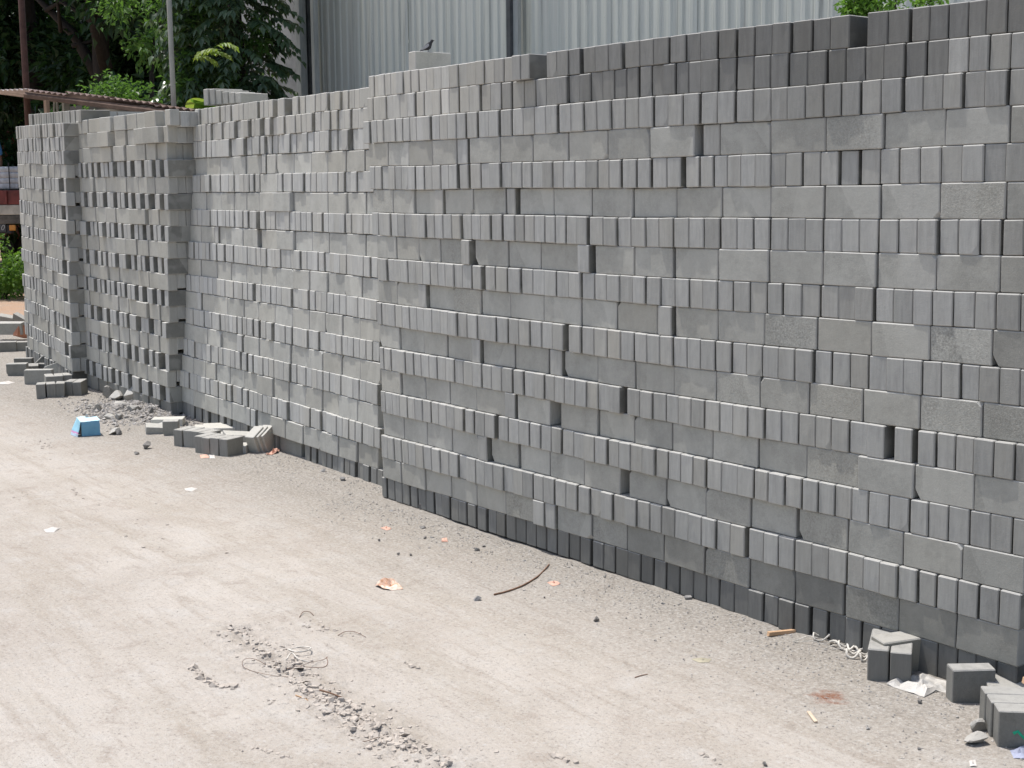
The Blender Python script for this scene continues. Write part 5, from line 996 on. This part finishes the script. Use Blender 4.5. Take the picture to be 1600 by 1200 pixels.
def clods():
    """dried mud broken up along the wheel rut"""
    R = random.Random(88); mb = MB()
    def clod(p, s, fl, tilt):
        n = 7; M = Matrix.Rotation(R.uniform(0, 6.28), 3, 'Z') @ Matrix.Rotation(tilt, 3, 'X'); top = []; bot = []
        rr = [R.uniform(.6, 1.15) for _ in range(n)]
        for k in range(n):
            a = 2*math.pi*k/n; top.append(M @ Vector((math.cos(a)*s*rr[k]*.86, math.sin(a)*s*rr[k]*.86, fl*R.uniform(.8, 1.2)))+p); bot.append(M @ Vector((math.cos(a)*s*rr[k], math.sin(a)*s*rr[k], -fl*.7))+p)
        c = M @ Vector((0, 0, fl*1.15))+p
        mb.add(top+bot+[c], [(k, (k+1) % n, 2*n) for k in range(n)]+[(n+k, n+(k+1) % n, (k+1) % n, k) for k in range(n)]+[tuple(n+k for k in range(n))[::-1]])
    def along(pl, n, spread, smin, smax, wgt=None, fl=.45, tl=.45):
        L = [(b-a).length for a, b in zip(pl, pl[1:])]
        for _ in range(n):
            i = R.choices(range(len(L)), wgt or L)[0]; t = R.random(); c = pl[i].lerp(pl[i+1], t); nr = (pl[i+1]-pl[i]).cross(Vector((0, 0, 1))).normalized()
            c = c+nr*R.gauss(0, spread); s = R.uniform(smin, smax); c.z = gz(c.x, c.y)-s*.05; clod(c, s, s*fl*R.uniform(.5, 1.2), R.gauss(0, tl))
    along(RUT, 430, .026, .004, .012, [.5, .6, 1.0, 2.2, 2.4, 2.0, 1.4, .6])
    along(RUT[2:7], 90, .022, .009, .021, None, .17, .75)
    along(RUT, 260, .07, .003, .008)
    along(RUT2, 30, .08, .003, .009); along([gp(300, 1045), gp(330, 1070), gp(375, 1075)], 26, .006, .006, .016, None, .6); along([gp(395, 1168), gp(430, 1178), gp(455, 1185)], 16, .006, .004, .010)
    along([gp(470, 968), gp(520, 990), gp(560, 992)], 34, .02, .003, .009); along([gp(862, 1180), gp(900, 1192)], 10, .004, .006, .014); along([gp(1090, 1175), gp(1130, 1195)], 10, .005, .005, .009); along([gp(625, 1035), gp(655, 1046)], 6, .004, .005, .012)
    along([gp(55, 688), gp(80, 700)], 16, .03, .004, .011); along([gp(115, 750), gp(130, 780)], 14, .03, .004, .010); along([gp(30, 770), gp(45, 780)], 8, .02, .004, .008)
    o = mb.build('mud_clods', plain('dry_mud', (.43, .385, .34), .95, scale=30, var=.14, bump=.3, bs=90)); tag(o, 'broken dried mud clods heaped along the wheel rut in the foreground', 'mud clods', kind='stuff')
clods()
# ------------------------------------------------------------------ litter
def litter_sheet(name, outline, m, label, cat, h=.012, seed=0, amp=.5):
    """crumpled piece of paper or plastic, outline given by ground points"""
    R = random.Random(seed); pts = [gp(*q) for q in outline]; c = sum(pts, Vector())/len(pts); mb = MB(); rings = 5; n = len(pts)*3; vs = [Vector((0, 0, h*1.2))]; fs = []
    edge = []
    for i in range(len(pts)):
        for t in (0, 1/3, 2/3): edge.append(pts[i].lerp(pts[(i+1) % len(pts)], t))
    for r in range(1, rings+1):
        for k in range(n):
            q = c.lerp(edge[k], r/rings); z = h*(.35+amp*2*noise.noise(Vector((q.x*22, q.y*22, seed)))+.4*noise.noise(Vector((q.x*60, q.y*60, seed+5)))) * (1 if r < rings else .5)
            vs.append(Vector((q.x-c.x, q.y-c.y, max(.001, z)+gz(q.x, q.y)-c.z)))
    for k in range(n): fs.append((0, 1+k, 1+(k+1) % n))
    for r in range(rings-1):
        for k in range(n): a = 1+r*n; fs.append((a+k, a+n+k, a+n+(k+1) % n, a+(k+1) % n))
    N_ = len(vs); vs += [v-Vector((0, 0, .0012)) for v in vs]; fs += [tuple(i+N_ for i in f[::-1]) for f in fs]
    mb.add(vs, fs); o = mb.build(name, m, loc=c); tag(o, label, cat); return o
litter_sheet('plastic_sheet', [(1385, 1072), (1405, 1064), (1425, 1060), (1450, 1062), (1488, 1070), (1489, 1084), (1462, 1082), (1444, 1091), (1420, 1084)], MAT['cloth'], 'crumpled dirty white plastic between the dark pair and the lone rounded brick', 'plastic', .022, 1, .35)
litter_sheet('white_scrap', [(68, 828), (80, 824), (95, 825), (84, 832), (72, 832)], MAT['paper'], 'white paper scrap on the open ground at the left', 'paper', .006, 2)
litter_sheet('white_scrap', [(288, 764), (300, 762), (309, 764), (300, 769), (290, 767)], MAT['paper'], 'small white paper scrap below the fallen heap', 'paper', .006, 3)
litter_sheet('white_scrap', [(0, 598), (14, 596), (24, 598), (12, 601), (0, 601)], MAT['paper'], 'thin white scrap at the left edge in front of the far bricks', 'paper', .008, 4)
litter_sheet('wrapper', [(312, 712), (323, 711), (327, 716), (314, 717)], MAT['orange'], 'faded pink-orange wrapper in front of the fallen heap', 'wrapper', .006, 5)
litter_sheet('white_scrap', [(327, 711), (335, 711), (336, 717), (328, 717)], MAT['paper'], 'small white square of paper beside the pink-orange wrapper', 'paper', .006, 6)
litter_sheet('orange_litter', [(586, 916), (600, 910), (618, 909), (630, 921), (612, 923), (598, 921)], plain('peach_paper', (.68, .55, .46), .8, scale=30, var=.3, col2=(.45, .22, .12)), 'crumpled peach and brown scrap in the middle of the yard', 'litter', .022, 7, .8)
litter_sheet('orange_chip', [(594, 825), (604, 823), (612, 827), (604, 830)], MAT['orange'], 'small orange-brown chip some way left of the tall stack', 'litter', .01, 8)
litter_sheet('orange_chip', [(690, 842), (698, 841), (700, 846), (690, 847)], MAT['orange'], 'tiny orange chip near the small dark stone', 'litter', .008, 9)
litter_sheet('orange_chip', [(415, 712), (424, 706), (438, 704), (434, 708), (424, 711)], MAT['orange'], 'dry orange-brown leaf at the foot of the leaning brick', 'leaf', .03, 10)
litter_sheet('orange_chip', [(855, 910), (866, 908), (876, 913), (864, 916)], MAT['orange'], 'small dry orange scrap right of the twig tip', 'litter', .01, 11)
litter_sheet('white_scrap', [(1514, 1190), (1524, 1188), (1526, 1199), (1516, 1200)], MAT['paper'], 'bit of white scrap at the bottom edge near the corner block', 'paper', .01, 12)
litter_sheet('blue_scrap', [(1578, 1172), (1602, 1168), (1606, 1186), (1584, 1184)], plain('blue_plastic', (.30, .32, .42), .5), 'pale blue-grey plastic scrap at the right bottom corner', 'plastic', .012, 13)
litter_sheet('round_lid', [(1080, 1030), (1096, 1027), (1112, 1029), (1108, 1035), (1092, 1036)], plain('dull_lid', (.36, .33, .25), .8), 'dull flat lid pressed into the ground', 'lid', .004, 14, .1)
def tubeobj(name, pts, r, m, label, cat, n=5, dz=0.0, smooth=True, ret=False):
    P = []
    for q in pts:
        g_ = gp(q[0], q[1]); P.append(Vector((g_.x, g_.y, gz(g_.x, g_.y)+r+dz+(q[2] if len(q) > 2 else 0))))
    # Catmull-Rom smoothing
    out = []
    for i in range(len(P)-1):
        p0, p1, p2, p3 = P[max(i-1, 0)], P[i], P[i+1], P[min(i+2, len(P)-1)]
        for s in range(4):
            t = s/4; out.append(.5*((2*p1)+(p2-p0)*t+(2*p0-5*p1+4*p2-p3)*t*t+(3*p1-p0-3*p2+p3)*t**3))
    out.append(P[-1]); c = out[0].copy(); mb = MB(); mb.tube([o-c for o in out], [r*(1-.3*i/len(out)) for i in range(len(out))], n)
    o = mb.build(name, m, smooth=smooth, loc=c); tag(o, label, cat); return o
tubeobj('twig', [(772, 931), (790, 926), (815, 917), (838, 904), (850, 893), (858, 884)], .0035, MAT['stick'], 'long thin brown twig lying in front of the tall stack', 'twig')
tubeobj('twig', [(992, 1059), (1002, 1056), (1012, 1054)], .0016, MAT['stick'], 'short thin twig on bare ground in the foreground', 'twig')
mb = MB(); a, b_ = gp(1200, 994), gp(1247, 988); mb.box((0, 0, .007), ((b_-a).length, .016, .012), jit=.002); o = mb.build('wood_strip', MAT['woodchip'], loc=(a+b_)/2, rot=(0, 0, math.atan2((b_-a).y, (b_-a).x))); tag(o, 'orange-brown strip of wood by the foot of the stack', 'wood strip')
mb = MB(); a, b_ = gp(1263, 1114), gp(1275, 1130); mb.box((0, 0, .003), ((b_-a).length, .010, .005), jit=.001); o = mb.build('wood_chip', plain('pale_wood', (.62, .50, .38)), loc=(a+b_)/2, rot=(0, 0, math.atan2((b_-a).y, (b_-a).x))); tag(o, 'pale sliver of wood below the reddish stain', 'wood chip')
p = gp(1592, 1135); mb = MB(); mb.box((0, 0, 0), (.13, .03, .014), jit=.002); o = mb.build('wood_strip', MAT['woodchip'], loc=p+Vector((.02, .10, .108)), rot=(.1, 0, IMG+.1)); tag(o, 'orange wood piece lying on the corner block', 'wood strip')
# rusty wire loops and dry stems caught on the rut
tubeobj('rusty_wire', [(510, 1028), (512, 1036), (508, 1044), (490, 1048), (460, 1046), (430, 1047), (400, 1040, .01), (382, 1038, .01), (380, 1044, .005), (400, 1054), (430, 1062), (455, 1060)], .0012, MAT['wire'], 'loop of thin rusty wire lying over the rut', 'wire', 4)
tubeobj('rusty_wire', [(435, 1045), (460, 1050, .008), (485, 1044, .012), (505, 1032), (512, 1027)], .001, MAT['wire'], 'second thin wire crossing the rusty loop', 'wire', 4)
tubeobj('dry_stem', [(450, 1018), (462, 1025, .01), (478, 1026, .01), (486, 1018, .008), (470, 1014), (452, 1015)], .0028, MAT['string'], 'pale dry ring of bark above the rusty wire', 'stem', 5)
tubeobj('dry_stem', [(448, 1036), (456, 1028, .01), (466, 1037, .008), (484, 1038)], .0024, MAT['string'], 'curled pale dry stem beside the bark ring', 'stem', 5)
tubeobj('dry_stem', [(528, 994), (540, 990, .006), (555, 991, .006), (572, 996)], .0012, MAT['wire'], 'thin arched dry stem above the rut', 'stem', 4)
tubeobj('dry_stem', [(548, 1158), (570, 1161), (590, 1160, .004), (602, 1152)], .0012, MAT['wire'], 'thin dry stem below the widest part of the rut', 'stem', 4)
tubeobj('dry_stem', [(468, 965), (474, 959, .005), (484, 958, .003), (490, 962)], .0014, MAT['wire'], 'small dark curl of dry stem above the rut', 'stem', 4)
tubeobj('wood_splinter', [(462, 1090), (472, 1095), (482, 1099)], .002, MAT['woodchip'], 'orange wood splinter stuck in the rut', 'splinter', 4)
tubeobj('dark_stick', [(500, 1092, .012), (515, 1096, .012), (535, 1100, .008)], .003, MAT['stick'], 'short dark stick lying across the rut', 'stick', 5)
# tangle of white string
def tangle():
    R = random.Random(99); a = gp(1318, 1020); root = empty('string_tangle', a, 'tangle of dirty white string and tape loops at the foot of the stack', 'string')
    fwd = Vector((FW.x, FW.y, 0)).normalized(); side = Vector((RT.x, RT.y, 0)).normalized()
    for (px, py, r1, r2, th, rot) in ((1283, 1003, .028, .018, .0030, .1), (1300, 1001, .020, .014, .0026, .3), (1315, 1010, .034, .028, .0042, .4), (1323, 1014, .028, .030, .0038, -.3), (1338, 1016, .026, .034, .0040, .7), (1346, 1021, .022, .026, .0036, .2), (1332, 1029, .020, .020, .0042, 0), (1359, 1018, .016, .018, .0032, .4), (1350, 1034, .018, .010, .0034, .8), (1328, 1008, .030, .012, .0025, .1)):
        c = gp(px, py); c.z = gz(c.x, c.y); pts = []; n = 16; ph = R.uniform(0, 6)
        for k in range(n+1):
            t = 2*math.pi*k/n*.97; u = math.cos(t)*r1*(1+.15*math.sin(3*t+ph)); v = math.sin(t)*r2*(1+.15*math.cos(2*t+ph)); w_ = .012+.009*math.sin(t*2+ph)
            q = side*(u*math.cos(rot)-v*math.sin(rot))+fwd*(u*math.sin(rot)+v*math.cos(rot)); pts.append(c+q+Vector((0, 0, max(.003, w_)))-a)
        mb = MB(); mb.tube(pts, th, 5); mb.build('loop', MAT['string'], root, True)
    for i in range(7):
        c = gp(R.uniform(1268, 1352), R.uniform(1003, 1020)); c.z = gz(c.x, c.y); d = side*R.uniform(.02, .06)+fwd*R.uniform(-.03, .03); mb = MB(); mb.tube([c-d-a+Vector((0, 0, .003)), c-a+Vector((R.gauss(0, .01), R.gauss(0, .01), .014)), c+d-a+Vector((0, 0, .004))], .0014, 4); mb.build('strand', MAT['string'], root, True)
tangle()
# green cord on the corner block
def cord():
    a = gp(1590, 1162); root_p = a+Vector((0, -.01, .05)); pts = []
    for i, (x, y) in enumerate(((1583, 1146), (1590, 1142), (1596, 1149), (1604, 1157), (1612, 1156))):
        q = at(x, y, dist_of(gp(1590, 1168))-.004); pts.append(q)
    c = pts[0].copy(); mb = MB(); mb.tube([q-c for q in pts], [.005, .006, .005, .005, .004], 6); o = mb.build('green_cord', MAT['green'], smooth=True, loc=c); tag(o, 'short bright green cord hanging over the front of the corner block', 'cord')
cord()
# ------------------------------------------------------------------ the blue carton
def carton():
    p = gp(141, 681); s = dist_of(p)/F; root = empty('blue_box', p, 'crushed light blue carton with an open printed flap on the bare ground', 'box', None, IMG+.42)
    W, D, H = 30*s, 26*s, 25*s; t = .003
    bm_ = plain('carton_blue', (.12, .27, .42), .6, .4, scale=9, var=.35, col2=(.16, .38, .52)); tp = plain('carton_top', (.38, .62, .74), .55, .4, scale=7, var=.25, col2=(.62, .74, .78)); fl = mat('carton_flap', rough=.6); g = N(fl); tc = g.n('ShaderNodeTexCoord'); sp = g.n('ShaderNodeSeparateXYZ'); g.l(tc.outputs['Object'], sp.inputs[0])
    v = g.math('ADD', sp.outputs[2], g.math('MULTIPLY', g.noise(tc.outputs['Object'], 40, 2), .02)); c = g.mix(g.rng(v, H*.30, H*.32), (.50, .62, .74), (.62, .30, .52)); c = g.mix(g.rng(v, H*.40, H*.42), c, (.30, .55, .68)); c = g.mix(g.rng(v, -H*.1, -H*.08), (.55, .60, .70), c); g.l(c, g.b.inputs['Base Color'])
    ins = mat('carton_inside', (.10, .09, .085), .9)
    def panel(name, quad, m):
        q = [Vector(v) for v in quad]; nrm = (q[1]-q[0]).cross(q[3]-q[0]).normalized()*t; n = 6; vs = []; fs = []; R = random.Random(len(name))
        for sd_ in (0, 1):
            for i in range(n+1):
                for j in range(n+1):
                    a = q[0].lerp(q[1], i/n); b = q[3].lerp(q[2], i/n); c_ = a.lerp(b, j/n); w_ = .006*noise.noise(Vector((c_.x*22, c_.y*22, c_.z*22+len(name))))
                    vs.append(c_+nrm/t*w_-nrm*sd_)
        o = (n+1)**2
        for i in range(n):
            for j in range(n): a = i*(n+1)+j; fs += [(a, a+n+1, a+n+2, a+1), (o+a, o+a+1, o+a+n+2, o+a+n+1)]
        for i in range(n): a = i*(n+1); fs += [(a, o+a, o+a+n+1, a+n+1), (a+n, a+n+n+1, o+a+n+n+1, o+a+n)]; fs += [(i, i+1, o+i+1, o+i), (n*(n+1)+i, o+n*(n+1)+i, o+n*(n+1)+i+1, n*(n+1)+i+1)]
        mb = MB(); mb.add(vs, fs); return mb.build(name, m, root)
    x0, x1 = -W*.42, W*.52
    panel('front_panel', [(x0, 0, 0), (x1, 0, 0), (x1-.003, 0, H*.94), (x0, 0, H*.92)], bm_)
    panel('right_panel', [(x1, .002, 0), (x1+.004, D, 0), (x1-.004, D, H), (x1-.003, .002, H*.94)], bm_)
    panel('back_panel', [(x1, D, 0), (x0-.01, D, 0), (x0-.012, D, H*1.08), (x1-.005, D, H)], bm_)
    panel('top_panel', [(x0-.004, -.002, H*.925), (x1, -.002, H*.945), (x1-.002, D, H*1.01), (x0-.014, D, H*1.085)], tp)
    panel('side_flap', [(x0-W*.24, -.01, 0), (x0-.004, 0, H*.92), (x0-.014, D*1.0, H*1.08), (x0-W*.50, D*.75, .004)], fl)
    panel('inside_panel', [(x0+.004, .004, 0), (x0+.004, D*.98, 0), (x0, D*.98, H*.9), (x0, .004, H*.9)], ins)
    bt = panel('torn_corner', [(x0+W*.30, D*.85, H*1.02), (x0+W*.62, D*.9, H*1.0), (x0+W*.58, D*1.05, H*1.0), (x0+W*.38, D*.95, H*1.26)], MAT['paper'])
carton()
